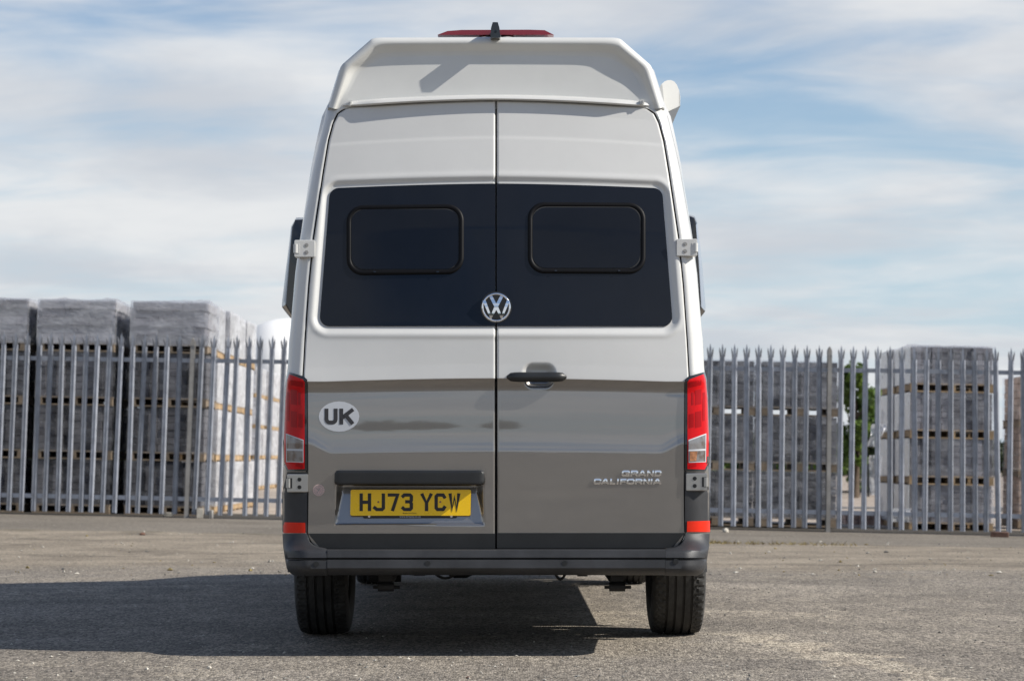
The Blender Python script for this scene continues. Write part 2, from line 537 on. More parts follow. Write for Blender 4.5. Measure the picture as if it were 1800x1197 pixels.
def Ydoor(px, py):
    dx = np.abs(np.asarray(px, float) - CX)
    p0 = nominal(px, py)
    up_ = np.interp(p0, Y_py, Y_v)
    pc = 793.0 - 19.0 * sm(dx, 285, 335)
    q_ = np.clip((p0 - 665) / 22.0, 0, 1)
    l1 = 9.831 + 0.017 * (1 - (1 - q_) ** 1.7)
    k = np.clip((p0 - 685) / (pc - 685), 0, 1)
    # hollow below the belt: leans back at the top, upright in the middle, kicks out at the crease
    kk = np.linspace(0, 1, 61)
    tilt = np.interp(kk, [0, .30, .45, .60, .70, .85, 1], [3.2, 1.9, 0.75, 0.35, 1.2, 5.0, 8.0])
    yk = np.concatenate([[0], np.cumsum(np.tan(np.radians(0.5 * (tilt[1:] + tilt[:-1]))) * 108 * 0.00245 / 60)])
    l2 = 9.848 - np.interp(k, kk, yk)
    y_c = 9.848 - yk[-1]
    l3 = y_c + (p0 - pc) * 0.00006
    low = np.where(p0 < 685, l1, np.where(p0 < pc, l2, l3))
    bow = (dx / 300.0) ** 2
    return np.where(p0 <= 665, up_, low) + bow * (0.006 + 0.026 * sm(p0, 700, 560))


def Yrear(px, py):
    px = np.asarray(px, float)
    py = np.asarray(py, float)
    dx = np.abs(px - CX)
    e, w_ = E_(py), W_(py)
    t = np.clip((dx - e) / np.maximum(w_ - e, 1e-3), 0, 1)
    return Ydoor(px, py) + R_COR * (1 - np.sqrt(1 - t * t))


def rsd(dl, dt, r):
    """rounded box signed distance out of two outward distances"""
    qx, qy = dl + r, dt + r
    return np.hypot(np.maximum(qx, 0), np.maximum(qy, 0)) + np.minimum(np.maximum(qx, qy), 0) - r


def glass_sd(dx, py):
    left = np.interp(py, [345, 555], [293.0, 309.5])
    top_ = 323.0 + 8.0 * (dx / 285.0) ** 1.6
    return rsd(dx - left, np.maximum(top_ - py, py - 573.5), 16.0)


VAN = empty('camper_van', (-0.068, 13.0, 0.0),
            'tall two-tone white and taupe camper van seen from straight behind, parked on the asphalt', 'camper van')

# doors --------------------------------------------------------------
def make_door(sg):
    g0 = 1.4
    rows = np.unique(np.concatenate([np.arange(178, 964, 2.4), [664.6, 665.4, 178, 964], np.arange(178, 200, 1.2), np.arange(945, 964, 1.5)]))
    s = np.unique(np.concatenate([np.linspace(0, 1, 150), [0.004, 0.993, 0.997]]))
    p0 = rows[:, None] + 0 * s[None, :]
    tt = (964.0 - p0) / 786.0
    edge_py = 964.0 - tt * (964.0 - 189.0)
    e = E_(edge_py) - 0.4
    dx = g0 + s[None, :] * (e - g0)
    py = 964.0 - tt * (964.0 - topx(dx))
    px = CX + sg * dx
    Y = Ydoor(px, py)
    sdg = glass_sd(dx, py)
    Y = Y + 0.013 * (1 - sm(sdg, 2.0, 14.0)) - 0.003 * np.exp(-((sdg - 16.0) / 5.0) ** 2)
    if sg < 0:      # number plate recess
        sdp = np.maximum(np.abs(px - 720.0) - 131.5, np.maximum(838 - py, py - 922.5))
        f = np.clip((py - 852) / 70.0, 0, 1)
        dep = 0.052 + (0.008 - 0.052) * f
        wall = 2.0 + 15.0 * (1 - f)
        Y = Y + dep * sm(-sdp / wall, 0, 1) * (py > 836)
    else:           # finger scoop behind the handle
        sdh = rsd(np.abs(px - 947.5) - 30.5, np.abs(py - 660.5) - 23.0, 19.0)
        Y = Y + 0.034 * (1 - sm(sdh, -15.0, 0.5)) + 0.0
    # rolled outer edges
    edge = np.minimum((1 - s[None, :]) * (e - g0), np.minimum(py - topx(dx), 964 - py))
    edge = np.minimum(edge, s[None, :] * (e - g0))
    Y = Y + 0.006 * (1 - sm(edge, 0, 2.2))
    if sg < 0:
        px, py, Y, p0 = px[:, ::-1], py[:, ::-1], Y[:, ::-1], p0[:, ::-1]
    vs_, fs = slab_grid(px, py, Y, 0.030)
    nr, nc = px.shape
    fm = ((0.5 * (p0[:-1, :-1] + p0[1:, 1:])) > 665.0).astype(int).reshape(-1)
    rim = []
    ringp = [p0.flat[i] for i in (list(range(nc)) + [r * nc + nc - 1 for r in range(1, nr)] + [(nr - 1) * nc + c for c in range(nc - 2, -1, -1)] + [r * nc for r in range(nr - 2, 0, -1)])]
    rim = [1 if q > 665 else 0 for q in ringp]
    return mk('rear_door', vs_, fs, ['white', 'taupe'], VAN, list(fm) + rim, angle=50)


door_l = make_door(-1)
door_l['label'] = 'rear door with the number plate recess and UK sticker'
door_r = make_door(1)
door_r['label'] = 'rear door with the black pull handle and chrome lettering'


def patch_grid(x0t, x1t, x0b, x1b, yt, yb, rx, ry, nx=24, ny=24, slope=None):
    """rounded quad in picture units; returns px, py, and distance-to-edge"""
    t = np.linspace(0, 1, ny)
    H = abs(yb - yt)
    if ry > 0:
        q = (1 - np.cos(np.linspace(0, math.pi / 2, 7))) * ry / H
        t = np.unique(np.round(np.concatenate([t[(t > ry / H) & (t < 1 - ry / H)], q, 1 - q]), 6))
    d = np.minimum(t, 1 - t) * H
    ins = np.where(d < ry, rx * (1 - np.sqrt(np.maximum(0, 1 - (1 - d / max(ry, 1e-6)) ** 2))), 0.0) if ry > 0 else 0 * t
    xl = x0t + (x0b - x0t) * t + ins
    xr = x1t + (x1b - x1t) * t - ins
    sx_ = np.unique(np.concatenate([np.linspace(0, 1, nx), [0.012, 0.988]]))
    px = xl[:, None] + (xr - xl)[:, None] * sx_[None, :]
    py = (yt + (yb - yt) * t)[:, None] + 0 * px
    if slope is not None:
        py = py + slope(px) * (1 - t[:, None])
    return px, py


def patch(name, parent, mat_, box, r=(0, 0), off=-0.004, thick=0.004, nx=24, ny=24, slope=None, yfun=None, const=None, dome=0.0, angle=35):
    px, py = patch_grid(*box, r[0], r[1], nx, ny, slope)
    Y = (yfun or Yrear)(px, py) if const is None else const + 0 * px
    Y = Y + off
    if dome:
        nr, nc = px.shape
        a = np.linspace(-1, 1, nr)[:, None] ** 2
        b = np.linspace(-1, 1, nc)[None, :] ** 2
        Y = Y + dome * np.maximum(a ** 3, b ** 8)
    vs_, fs = slab_grid(px, py, Y, thick)
    return mk(name, vs_, fs, mat_, parent, angle=angle)


def ring(name, parent, mat_, outline, width, height, off, yfun=None, m=6, base=0.004):
    o = np.asarray(outline, float)
    n = len(o)
    d = np.roll(o, -1, 0) - np.roll(o, 1, 0)
    nrm = np.stack([-d[:, 1], d[:, 0]], 1)
    nrm /= np.linalg.norm(nrm, axis=1)[:, None]
    c = o.mean(0)
    if np.sum(nrm * (c - o)) < 0:
        nrm = -nrm
    vs_, fs = [], []
    for k in range(m + 1):
        q = o + nrm * (width * k / m)
        y = (yfun or Yrear)(o[:, 0], o[:, 1]) + off - height * math.sin(math.pi * k / m) ** 0.7 + (base if k in (0, m) else 0)
        vs_.append(P(q[:, 0], q[:, 1], y))
    vs_ = np.concatenate(vs_)
    for k in range(m):
        for i in range(n):
            j = (i + 1) % n
            fs.append((k * n + i, k * n + j, (k + 1) * n + j, (k + 1) * n + i))
    return mk(name, vs_, fs, mat_, parent, angle=60)


def rr_outline(x0, x1, y0, y1, r, n=10, shear=0.0):
    pts = []
    for cx_, cy_, a0 in ((x1 - r, y0 + r, -90), (x1 - r, y1 - r, 0), (x0 + r, y1 - r, 90), (x0 + r, y0 + r, 180)):
        for k in range(n):
            a = R(a0 + 90.0 * k / (n - 1))
            pts.append((cx_ + r * math.cos(a), cy_ + r * math.sin(a)))
        # subdivide the straight that follows
    out = []
    for i, p in enumerate(pts):
        q = pts[(i + 1) % len(pts)]
        L = math.hypot(q[0] - p[0], q[1] - p[1])
        nn = max(1, int(L / 8))
        for k in range(nn):
            out.append((p[0] + (q[0] - p[0]) * k / nn, p[1] + (q[1] - p[1]) * k / nn))
    xm = (x0 + x1) / 2
    return [(x, y + shear * (x - xm)) for x, y in out]


def Yglass(px, py):
    return Ydoor(px, py) + 0.008


# window glass on each door
for sg, door in ((-1, door_l), (1, door_r)):
    # glass outline rows
    rows = np.unique(np.concatenate([np.linspace(331, 573.5, 60), 331 + (1 - np.cos(np.linspace(0, math.pi / 2, 9))) * 16, 573.5 - (1 - np.cos(np.linspace(0, math.pi / 2, 9))) * 16]))
    s = np.linspace(0, 1, 60)
    tt = (rows - 331) / 242.5
    d = np.minimum(rows - 331, 573.5 - rows)
    ins = np.where(d < 16, 16 * (1 - np.sqrt(np.maximum(0, 1 - (1 - d / 16) ** 2))), 0)
    xe = np.interp(rows, [345, 555], [293.0, 309.5]) - ins
    dx = 1.6 + s[None, :] * (xe[:, None] - 1.6)
    py = 573.5 + (323.0 + 8.0 * (np.minimum(dx, 292) / 285.0) ** 1.6 - 573.5) * (1 - tt[:, None])
    px = CX + sg * dx
    Y = Yglass(px, py)
    if sg < 0:
        px, py, Y = px[:, ::-1], py[:, ::-1], Y[:, ::-1]
    vs_, fs = slab_grid(px, py, Y, 0.006)
    g = mk('door_glass', vs_, fs, 'glass', door, angle=40)
    if sg < 0:
        o1, o2, sh = (608.5, 816, 359.5, 484, 30), (616.5, 807.5, 367, 474.5, 24), -0.012
    else:
        o1, o2, sh = (927, 1135.5, 355.5, 482, 30), (935, 1126.5, 363.5, 472.5, 24), 0.006
    ring('window_frame', door, 'frame', rr_outline(*o1, shear=sh), 10.0, 0.0075, 0.007, Ydoor)
    x0, x1, y0, y1, r_ = o2
    patch('window_joint', door, 'rubber', (x0, x1, x0, x1, y0, y1), (24, 24), 0.0058, 0.003, 24, 20, yfun=Ydoor)
    patch('window_pane', door, 'acrylic', (x0 + 1.4, x1 - 1.4, x0 + 1.4, x1 - 1.4, y0 + 1.4, y1 - 1.4), (23, 23), 0.004, 0.003, 24, 20, yfun=Ydoor,
          slope=None)
    for fx in (0.22, 0.80):
        xx = x0 + (x1 - x0) * fx
        patch('drain_slot', door, 'gloss', (xx - 2.2, xx + 2.2, xx - 2.2, xx + 2.2, y1 + 2.2, y1 + 4.4), (1, 1), -0.0065, 0.004, 3, 3, yfun=Ydoor)

# seal behind the gaps
rows = np.linspace(176, 968, 60)
s = np.linspace(-1, 1, 41)
py = rows[:, None] + 0 * s[None, :]
py = py + (topx(np.abs(s) * 256)[None, :] - 177.5) * ((968 - rows) / 792.0)[:, None]
e = E_(np.clip(py, 189, 964)) + 4
px = CX + s[None, :] * e
mk('door_seal', *slab_grid(px, py, Ydoor(px, py) + 0.085, 0.01), 'rubber', VAN)

# corner pillars (white above, taupe below the belt line) -----------------
for sg in (-1, 1):
    rows = np.unique(np.concatenate([np.linspace(180, 660, 60), [184, 186, 188, 190, 193, 196, 200, 206], np.linspace(660, 1000, 16)]))
    a = np.linspace(0, math.pi / 2, 14)
    py = rows[:, None] + 0 * a[None, :]
    e = E_(py) + 1.7
    wv_ = W_(py)
    dx = e + (wv_ - e) * np.sin(a)[None, :]
    px = CX + sg * dx
    Y = Ydoor(px, py) + R_COR * (1 - np.cos(a))[None, :]
    Y = np.concatenate([(Y[:, :1] + 0.06), Y[:, :1] + 0.0035, Y[:, 1:]], 1)
    px = np.concatenate([px[:, :1], px[:, :1] + sg * 0.0, px[:, 1:]], 1)
    py = np.concatenate([py[:, :1], py], 1)
    vs_ = P(px, py, Y).reshape(-1, 3)
    fs = grid_faces(*px.shape, flip=(sg > 0))
    pm = 0.5 * (py[:-1, :-1] + py[1:, 1:])
    pil = mk('corner_pillar', vs_, fs, ['white', 'taupe'], VAN, (pm > 661).astype(int).reshape(-1), angle=50)

# body shell: sides, roof and front ---------------------------------------
def chaikin(pts, keep_ends=True, it=2):
    pts = np.asarray(pts, float)
    for _ in range(it):
        out = [pts[0]]
        for a_, b_ in zip(pts[:-1], pts[1:]):
            out += [a_ * 0.75 + b_ * 0.25, a_ * 0.25 + b_ * 0.75]
        out.append(pts[-1])
        pts = np.array(out)
    return pts


def half_line(p, q=0.12):
    """densify straight runs so that corners round only locally"""
    out = []
    for a_, b_ in zip(p[:-1], p[1:]):
        a_, b_ = np.array(a_, float), np.array(b_, float)
        for f in (0.0, q, 0.5, 1 - q):
            out.append(a_ + (b_ - a_) * f)
    out.append(np.array(p[-1], float))
    out = [q for i, q in enumerate(out) if not (i % 4 == 0 and 0 < i < len(out) - 1)] if False else out
    return chaikin(out, it=3)


def mirror_line(p, q=0.12):
    h = half_line(p, q)
    l = np.stack([CX - h[:, 0], h[:, 1]], 1)[::-1]      # bottom-left up to the centre
    r = np.stack([CX + h[:, 0], h[:, 1]], 1)[1:]
    return np.concatenate([l, r])


O_ = mirror_line([(0, 66), (216, 66.5), (273, 116), (294.5, 189)], 0.17)
A_ = mirror_line([(0, 78), (209, 79), (259, 120), (283, 192)], 0.30)
B_ = mirror_line([(0, 92), (202, 94), (246, 122), (276, 192)], 0.42)
C_ = mirror_line([(0, 99), (198, 101), (240, 126), (272, 192)], 0.44)


rows = np.unique(np.concatenate([np.linspace(66, 186, 12), np.linspace(186, 1000, 46), [665.0]]))
o_half = O_[len(O_) // 2:]
w_rows = np.where(rows < 187, np.interp(rows, o_half[:, 1], o_half[:, 0] - CX) - 0.9, W_(rows))
left = P(CX - w_rows, rows, np.interp(rows, [66, 186], [10.13, 10.155]) * (rows < 186) + (Ydoor(CX - W_(rows), rows) + R_COR) * (rows >= 186))
XC = -0.068
uu = -(left[:, 0] + 0.007 * left[:, 1])                     # half widths, top to bottom
zz_ = left[:, 2]
yy_ = left[:, 1]
# roof line from the corner to the centre: small raised rib then nearly flat
rib = P(CX - 201.0, 56.0, 10.30)
ru = np.array([0.0, 0.15, 0.30, uu[0] - 0.115, uu[0] - 0.085, uu[0] - 0.062, uu[0] - 0.045, uu[0] - 0.030, uu[0] - 0.008])
rz = np.array([zz_[0] + 0.018, zz_[0] + 0.016, zz_[0] + 0.010, zz_[0] + 0.004, zz_[0] + 0.012, rib[2] - 0.004, rib[2], rib[2] - 0.003, zz_[0] + 0.004])
prof_u = np.concatenate([ru, uu])
prof_z = np.concatenate([rz, zz_])
prof_y = np.concatenate([np.full(len(ru), 10.16), yy_])
prof_py = np.concatenate([np.full(len(ru), 60.0), rows])
full_u = np.concatenate([-prof_u[::-1], prof_u[1:]])
full_z = np.concatenate([prof_z[::-1], prof_z[1:]])
full_y = np.concatenate([prof_y[::-1], prof_y[1:]])
full_p = np.concatenate([prof_py[::-1], prof_py[1:]])
ys = np.unique(np.concatenate([np.arange(10.2, 16.4, 0.07), [16.42, 16.5, 16.54]]))
ztop = zz_[0]
zb = 0.36


def topz(y):
    return np.interp(y, [9, 13.4, 13.9, 14.3, 14.6, 15.5, 16.2, 16.45, 16.54], [ztop, ztop, ztop - .03, ztop - .10, ztop - .28, 1.40, 1.18, 1.00, 0.85])


sec0_y = full_y + np.where(full_p < 61, 0.0, 0.0)
lipz = zz_[0] - 0.004
sec0_z = np.where(full_p < 61, lipz, full_z)
secs = [np.stack([(-0.007 * full_y) + full_u, sec0_y, sec0_z], 1)]
for y in ys:
    k = (topz(y) - zb) / (ztop - zb)
    grow = 1.0 + 0.075 * min(y - 9.95, 1.1) - 0.12 * float(sm(y, 15.6, 16.6))
    zq = zb + ((sec0_z + (full_z - sec0_z) * float(sm(y, 10.16, 10.34))) - zb) * k
    yq = np.maximum(y, full_y + (y - 10.2) * 0.2 + 0.02) if y < 10.5 else np.full_like(full_y, y)
    secs.append(np.stack([-0.0705 + full_u * grow, yq, zq], 1))
V3 = np.stack(secs)
ns, npf = V3.shape[:2]
fs, fm = [], []
AXLES = (11.06, 15.53)
for i in range(ns - 1):
    yc = 0.5 * (V3[i, :, 1].mean() + V3[i + 1, :, 1].mean())
    for j in range(npf - 1):
        zc = V3[i:i + 2, j:j + 2, 2].mean()
        pc = 0.5 * (full_p[j] + full_p[j + 1])
        yl = V3[i:i + 2, j:j + 2, 1].mean()
        if any((yl - ax) ** 2 + (zc - 0.35) ** 2 < 0.42 ** 2 for ax in AXLES):
            continue
        mi = 0 if pc < 665 else 1
        if 14.55 < yl < 15.5 and pc < 200:
            mi = 2
        fs.append((i * npf + j, i * npf + j + 1, (i + 1) * npf + j + 1, (i + 1) * npf + j))
        fm.append(mi)
cb = (ns - 1) * npf
fs.append(tuple(cb + k for k in range(npf)))
fm.append(1)
fs = [tuple(reversed(f)) for f in fs]
body = mk('body', V3.reshape(-1, 3), fs, ['white', 'taupe', 'glass'], VAN, fm, angle=45)
# arch trims, side windows
for sg in (-1, 1):
    for ax in AXLES:
        mb = MB()
        ang = np.linspace(R(-4), R(184), 26)
        vs_, ff = [], []
        for a_ in ang:
            for (rr_, dx_) in ((0.40, -0.10), (0.40, 0.004), (0.46, 0.006), (0.48, -0.03)):
                yv = ax + rr_ * math.cos(a_)
                xo = XC + sg * 0.922 * (1.0 + 0.075 * min(yv - 9.95, 1.1)) * (1 - 0.02 * max(0.0, math.sin(a_)))
                vs_.append((xo + sg * dx_, yv, 0.35 + rr_ * math.sin(a_)))
        for i in range(25):
            for k in range(3):
                ff.append((i * 4 + k, i * 4 + k + 1, i * 4 + 5 + k, i * 4 + 4 + k))
        mb.add(vs_, ff)
        mb.build('wheel_arch', 'bumper', VAN)

# high moulded roof end -----------------------------------------------------
def lerp_line(a_, b_, f):
    return a_ + (b_ - a_) * f


layers = [(O_, 10.16), (O_, 10.112), (lerp_line(O_, A_, 0.16), 10.094), (lerp_line(O_, A_, 0.5), 10.086), (lerp_line(O_, A_, 0.85), 10.084), (lerp_line(A_, B_, 0.06), 10.088),
          (lerp_line(A_, B_, 0.35), 10.096), (lerp_line(A_, B_, 0.75), 10.109), (B_, 10.114), (C_, 10.115)]
nl = len(O_)
vs_ = []
for ln, yq in layers:
    fade = sm(ln[:, 1], 120, 186)
    # the rim sinks into the panel towards its lower ends
    yq_ = yq + (np.where((yq > 10.09) & (yq < 10.118) & (ln is not O_), 10.095, yq) - yq) * fade
    vs_.append(P(ln[:, 0], ln[:, 1], yq_))
half = nl // 2
# panel: strips joining left and right inner lines
m_cols = 24
inner = C_
fs = []
vcat = np.concatenate(vs_)
for k in range(len(layers) - 1):
    for i in range(nl - 1):
        fs.append((k * nl + i, (k + 1) * nl + i, (k + 1) * nl + i + 1, k * nl + i + 1))
pan = []
for i in range(half + 1):
    l, r = inner[i], inner[nl - 1 - i]
    xs = np.linspace(l[0], r[0], m_cols)
    ye = 10.115 + (10.095 - 10.115) * sm(l[1], 120, 186)
    yc_ = np.interp(l[1], [99, 178], [10.115, 10.098])
    bow = (1 - np.abs(np.linspace(-1, 1, m_cols)) ** 4)
    pan.append(P(xs, l[1] + 0 * xs, ye + (yc_ - ye) * bow))
b0 = len(vcat)
vcat = np.concatenate([vcat, np.concatenate(pan)])
for f in grid_faces(half + 1, m_cols, b0, flip=False):
    fs.append(tuple(f))
roof = mk('high_roof', vcat, fs, 'gelcoat', VAN, angle=60)

# ledge under it
xs = np.concatenate([np.linspace(-296, -240, 16), np.linspace(-236, 236, 60), np.linspace(240, 296, 16)])
ax_ = np.abs(xs)
ytop_ = 166.5 + 10.5 * (np.minimum(ax_, 254) / 254.0) ** 2 + 7.0 * sm(ax_, 250, 296)
ybot_ = np.minimum(topx(ax_) - 0.6, 187.6) + 6 * sm(ax_, 258, 296)
back_ = 0.022 * (ax_ / 300.0) ** 2 + 0.018 * sm(ax_, 205, 250) + 0.050 * sm(ax_, 250, 296)
rowsL = [(0.0, 10.125), (0.08, 10.070), (0.30, 10.042), (0.70, 10.036), (0.95, 10.045), (1.0, 10.058), (1.0, 10.12)]
PXl = np.stack([CX + xs for _ in rowsL])
PYl = np.stack([ytop_ + (ybot_ - ytop_) * f for f, _ in rowsL])
Yl = np.stack([y + back_ for _, y in rowsL])
mk('roof_ledge', P(PXl, PYl, Yl).reshape(-1, 3), grid_faces(len(rowsL), len(xs), flip=True), 'white', VAN, angle=60)
for xx, yv in ((614.5, 182.0), (1129.0, 180.0)):
    patch('washer_clip', VAN, 'gelcoat', (xx - 4, xx + 4, xx - 3.4, xx + 3.4, yv - 5, yv + 4), (2, 2), 0, 0.03, 6, 6, const=10.066)
    patch('washer_clip', VAN, 'steel', (xx - 1.6, xx + 1.6, xx - 1.2, xx + 1.2, yv - 2.6, yv + 2.4), (1, 1), 0, 0.005, 3, 3, const=10.0625)

# high brake light, roof camera
mb = MB()
pts = [(770, 66), (787, 59.5), (812, 57.6), (930, 57.2), (957, 58), (973, 66)]
q = [tuple(P(x, y, 10.30)[[0, 2]]) for x, y in pts]
mb.prism(q, 10.24, 10.42)
mb.build('high_brake_light', 'reddark', VAN, angle=30)
mb = MB()
rear = P(np.array([862.0, 863, 866, 875, 878, 879.5]), np.array([64.8, 50, 39.6, 39.6, 50, 64.8]), 10.03)
sect = [(10.045, 1.0, 0.0), (10.035, 0.86, 0.004), (10.12, 1.0, 0.0), (10.30, 0.95, 0.0), (10.36, 0.9, -0.03)]
vs_ = []
cxr = rear[:, 0].mean()
zbr = rear[:, 2].min() - 0.006
for yq, sc_, dz in sect[2:]:
    for p in rear:
        vs_.append((cxr + (p[0] - cxr) * sc_, yq, zbr + (p[2] - zbr) * (1.0 + dz * 8)))
front_ = [(p[0], 10.03, p[2] if p[2] > zbr + 0.01 else zbr) for p in rear]
vs_ = front_ + vs_
n6 = 6
ff = [tuple(range(n6))]
for i in range(3):
    for k in range(n6):
        j = (k + 1) % n6
        ff.append((i * n6 + j, i * n6 + k, (i + 1) * n6 + k, (i + 1) * n6 + j))
ff.append(tuple(reversed(range(3 * n6, 4 * n6))))
mb.add(vs_, ff)
mb.build('roof_camera', 'gloss', VAN, angle=30)
cm = MB()
cc = P(871, 56, 10.026)
cm.tube([(cc[0], 10.031, cc[2]), (cc[0], 10.026, cc[2])], 0.006, 12)
cm.build('camera_lens', 'glass', VAN)

# awning along the right roof edge
aw = np.array([(1161.5, 150), (1168, 143.5), (1174, 140.6), (1180.5, 140), (1186, 142), (1190.8, 147.4), (1195, 157), (1197, 168), (1196.8, 184), (1169, 199), (1164, 186)], float)
q = P(aw[:, 0], aw[:, 1], 10.75)
mb = MB()
mb.prism([(p[0], p[2]) for p in q], 10.75, 10.79)
xq0 = min(p[0] for p in q)
mb.v = [(p[0], p[1] + (0.45 * (p[0] - xq0) if p[1] < 10.76 else 0.05), p[2]) for p in mb.v]
aw_cap = mb.build('awning', 'gelcoat', VAN, angle=30)
mb = MB()
c0 = q.mean(0)
mb.prism([(c0[0] + (p[0] - c0[0]) * 0.96, c0[2] + (p[2] - c0[2]) * 0.97) for p in q], 10.79, 14.1)
mb.build('awning_case', 'gelcoat', aw_cap, angle=30)
aw2 = np.array([(1169.5, 200.5), (1196.5, 185.6), (1193, 192), (1179.5, 224), (1172, 226), (1166, 204)], float)
q = P(aw2[:, 0], aw2[:, 1], 10.76)
mb = MB()
mb.prism([(p[0], p[2]) for p in q], 10.76, 14.0)
mb.build('awning_rail', 'slab' if False else 'steel', aw_cap, angle=30)
aw3 = np.array([(1158, 158), (1163.5, 148), (1164.5, 152), (1168, 186), (1165, 190), (1160, 172)], float)
q = P(aw3[:, 0], aw3[:, 1], 10.70)
mb = MB()
mb.prism([(p[0], p[2]) for p in q], 10.70, 13.9)
mb.build('awning_bracket', 'gelcoat', aw_cap, angle=30)

# mirrors ------------------------------------------------------------------
def mirror(outer):
    """outer: picture outline of the visible half, from the top inner corner round to the bottom inner one"""
    mb = MB()
    o = np.asarray(outer, float)
    q = P(o[:, 0], o[:, 1], 14.0)
    c = q.mean(0)
    vs_ = []
    for yq, sx_, sz_ in ((13.90, 0.60, 0.90), (13.905, 0.66, 0.93), (13.99, 0.98, 0.99), (14.08, 1.0, 1.0), (14.16, 0.92, 0.95), (14.21, 0.7, 0.8)):
        for p in q:
            vs_.append((c[0] + (p[0] - c[0]) * sx_, yq, c[2] + (p[2] - c[2]) * sz_))
    n = len(q)
    ff = [tuple(range(n)), tuple(reversed(range(5 * n, 6 * n)))]
    for i in range(5):
        for k in range(n):
            j = (k + 1) % n
            ff.append((i * n + j, i * n + k, (i + 1) * n + k, (i + 1) * n + j))
    if q[1][0] > q[0][0]:
        pass
    mb.add(vs_, ff)
    # lighter blue-grey outer flank
    flank = (2, 3, 4) if c[0] < 0 else (3, 4, 5)
    for i in range(3):
        for k in flank:
            mb.m[2 + i * n + k] = 1
    m_ = mb.build('door_mirror', ['gloss', 'shell'], VAN, angle=28)
    lo = MB()
    zmin = q[:, 2].min()
    lo.tube([(c[0], 14.07, c[2] - 0.1), (c[0] - 0.25 * (1 if c[0] > 0 else -1), 14.12, c[2] - 0.18)], 0.04, 8)
    lo.build('mirror_arm', 'black', m_)
    return m_


mirror([(560, 381), (521, 382), (512, 397), (504, 462), (495.5, 532), (495.5, 541), (505, 553), (511, 560), (545, 560), (570, 520)])
mirror([(1175, 376), (1211, 377), (1221, 380), (1226, 392), (1234, 462), (1240.5, 540), (1240, 548), (1233, 557), (1195, 557), (1165, 510)])

# tail lamps ---------------------------------------------------------------
def cut_rows(pts, n=40):
    """left/right limits from an outline given as two polylines (py increasing)"""
    return np.array(pts, float)


def side_patch(name, parent, mat_, sg, inner, outer, off, thick, ny=36, nx=10, angle=35, mats=None):
    """patch at the corner; inner/outer = lists of (half distance from the centre, py) running downwards"""
    inn, out = np.array(inner, float), np.array(outer, float)
    t = np.linspace(0, 1, ny)

    def along(p):
        L = np.concatenate([[0], np.cumsum(np.hypot(*(p[1:] - p[:-1]).T))])
        L /= L[-1]
        tk = np.unique(np.concatenate([t, L]))
        return L
    tk = np.unique(np.round(np.concatenate([t, along(inn), along(out)]), 5))
    a_ = np.stack([np.interp(tk, along(inn), inn[:, 0]), np.interp(tk, along(inn), inn[:, 1])], 1)
    b_ = np.stack([np.interp(tk, along(out), out[:, 0]), np.interp(tk, along(out), out[:, 1])], 1)
    s = np.linspace(0, 1, nx)
    dx = a_[:, :1] + (b_[:, :1] - a_[:, :1]) * s[None, :]
    py = a_[:, 1:] + (b_[:, 1:] - a_[:, 1:]) * s[None, :]
    px = CX + sg * dx
    Y = Yrear(px, py) + off
    if sg < 0:
        px, py, Y = px[:, ::-1], py[:, ::-1], Y[:, ::-1]
    vs_, fs_ = slab_grid(px, py, Y, thick)
    return mk(name, vs_, fs_, mat_, parent, angle=angle)


for sg in (-1, 1):
    k = 1.2 if sg > 0 else 0.0       # the right lamp reads a touch further out
    lamp = side_patch('tail_lamp', VAN, 'gloss', sg, [(338.5, 661.5), (332, 667), (331.8, 828)], [(365.5 + k, 653.5), (369 + k, 664), (372 + k, 700), (374.6 + k, 772), (374 + k, 814), (367 + k, 828)], -0.010, 0.07)
    side_patch('red_lens', lamp, 'red', sg, [(339.5, 667), (336.5, 672), (336.5, 824)], [(364 + k, 657.5), (367.5 + k, 667), (370.5 + k, 700), (373 + k, 772), (372.3 + k, 812), (365.5 + k, 825)], -0.0125, 0.012)
    # darker chambers behind the lens
    for a0, a1, y0, y1 in ((339.5, 361, 672, 681), (350, 361, 686, 712), (343.5, 347.5, 690, 712), (350, 361, 724, 752), (339.5, 347.5, 728, 752), (363, 367, 690, 740), (339.5, 352, 816, 822)):
        y0r, y1r = y0 - (a1 - a0) * 0.2, y1 - (a1 - a0) * 0.2
        cell = side_patch('lamp_chamber', lamp, 'redcell', sg, [(a0, y0), (a0, y1)], [(a1, y0r), (a1, y1r)], -0.0135, 0.004, ny=4, nx=5)
    # clear lower lenses with their frame
    side_patch('lens_frame', lamp, 'sticker', sg, [(338.4, 773), (338.6, 813)], [(369.6, 761.5), (369, 812)], -0.0142, 0.006, ny=8, nx=6)
    side_patch('reversing_lens', lamp, 'clear', sg, [(339.8, 774.6), (339.9, 789)], [(368.4, 763.8), (368.2, 788.4)], -0.0155, 0.004, ny=8, nx=6)
    side_patch('indicator_lens', lamp, 'clear', sg, [(339.9, 792.4), (340, 811.4)], [(368.2, 791.8), (367.8, 810.6)], -0.0155, 0.004, ny=8, nx=6)
    if sg > 0:
        side_patch('amber_bulb', lamp, 'amber', sg, [(340.6, 793.4), (340.6, 810.4)], [(354, 793), (352, 810)], -0.0165, 0.003, ny=4, nx=4)
    # black cladding under it
    side_patch('corner_cladding', VAN, 'bumper', sg, [(331.8, 829.5), (332.5, 935)], [(367.0, 829.5), (376.0, 866), (375.5, 935)], -0.004, 0.06)
    rf = side_patch('reflector', VAN, 'reflector', sg, [(336, 918.5 - 2.5 * (sg > 0)), (335.5, 936.5 - 2 * (sg > 0))], [(374.6 + 1.5 * (sg > 0), 917.5 - 2.5 * (sg > 0)), (374.0 + 2 * (sg > 0), 936.5 - 2 * (sg > 0))], -0.008, 0.02, ny=6)

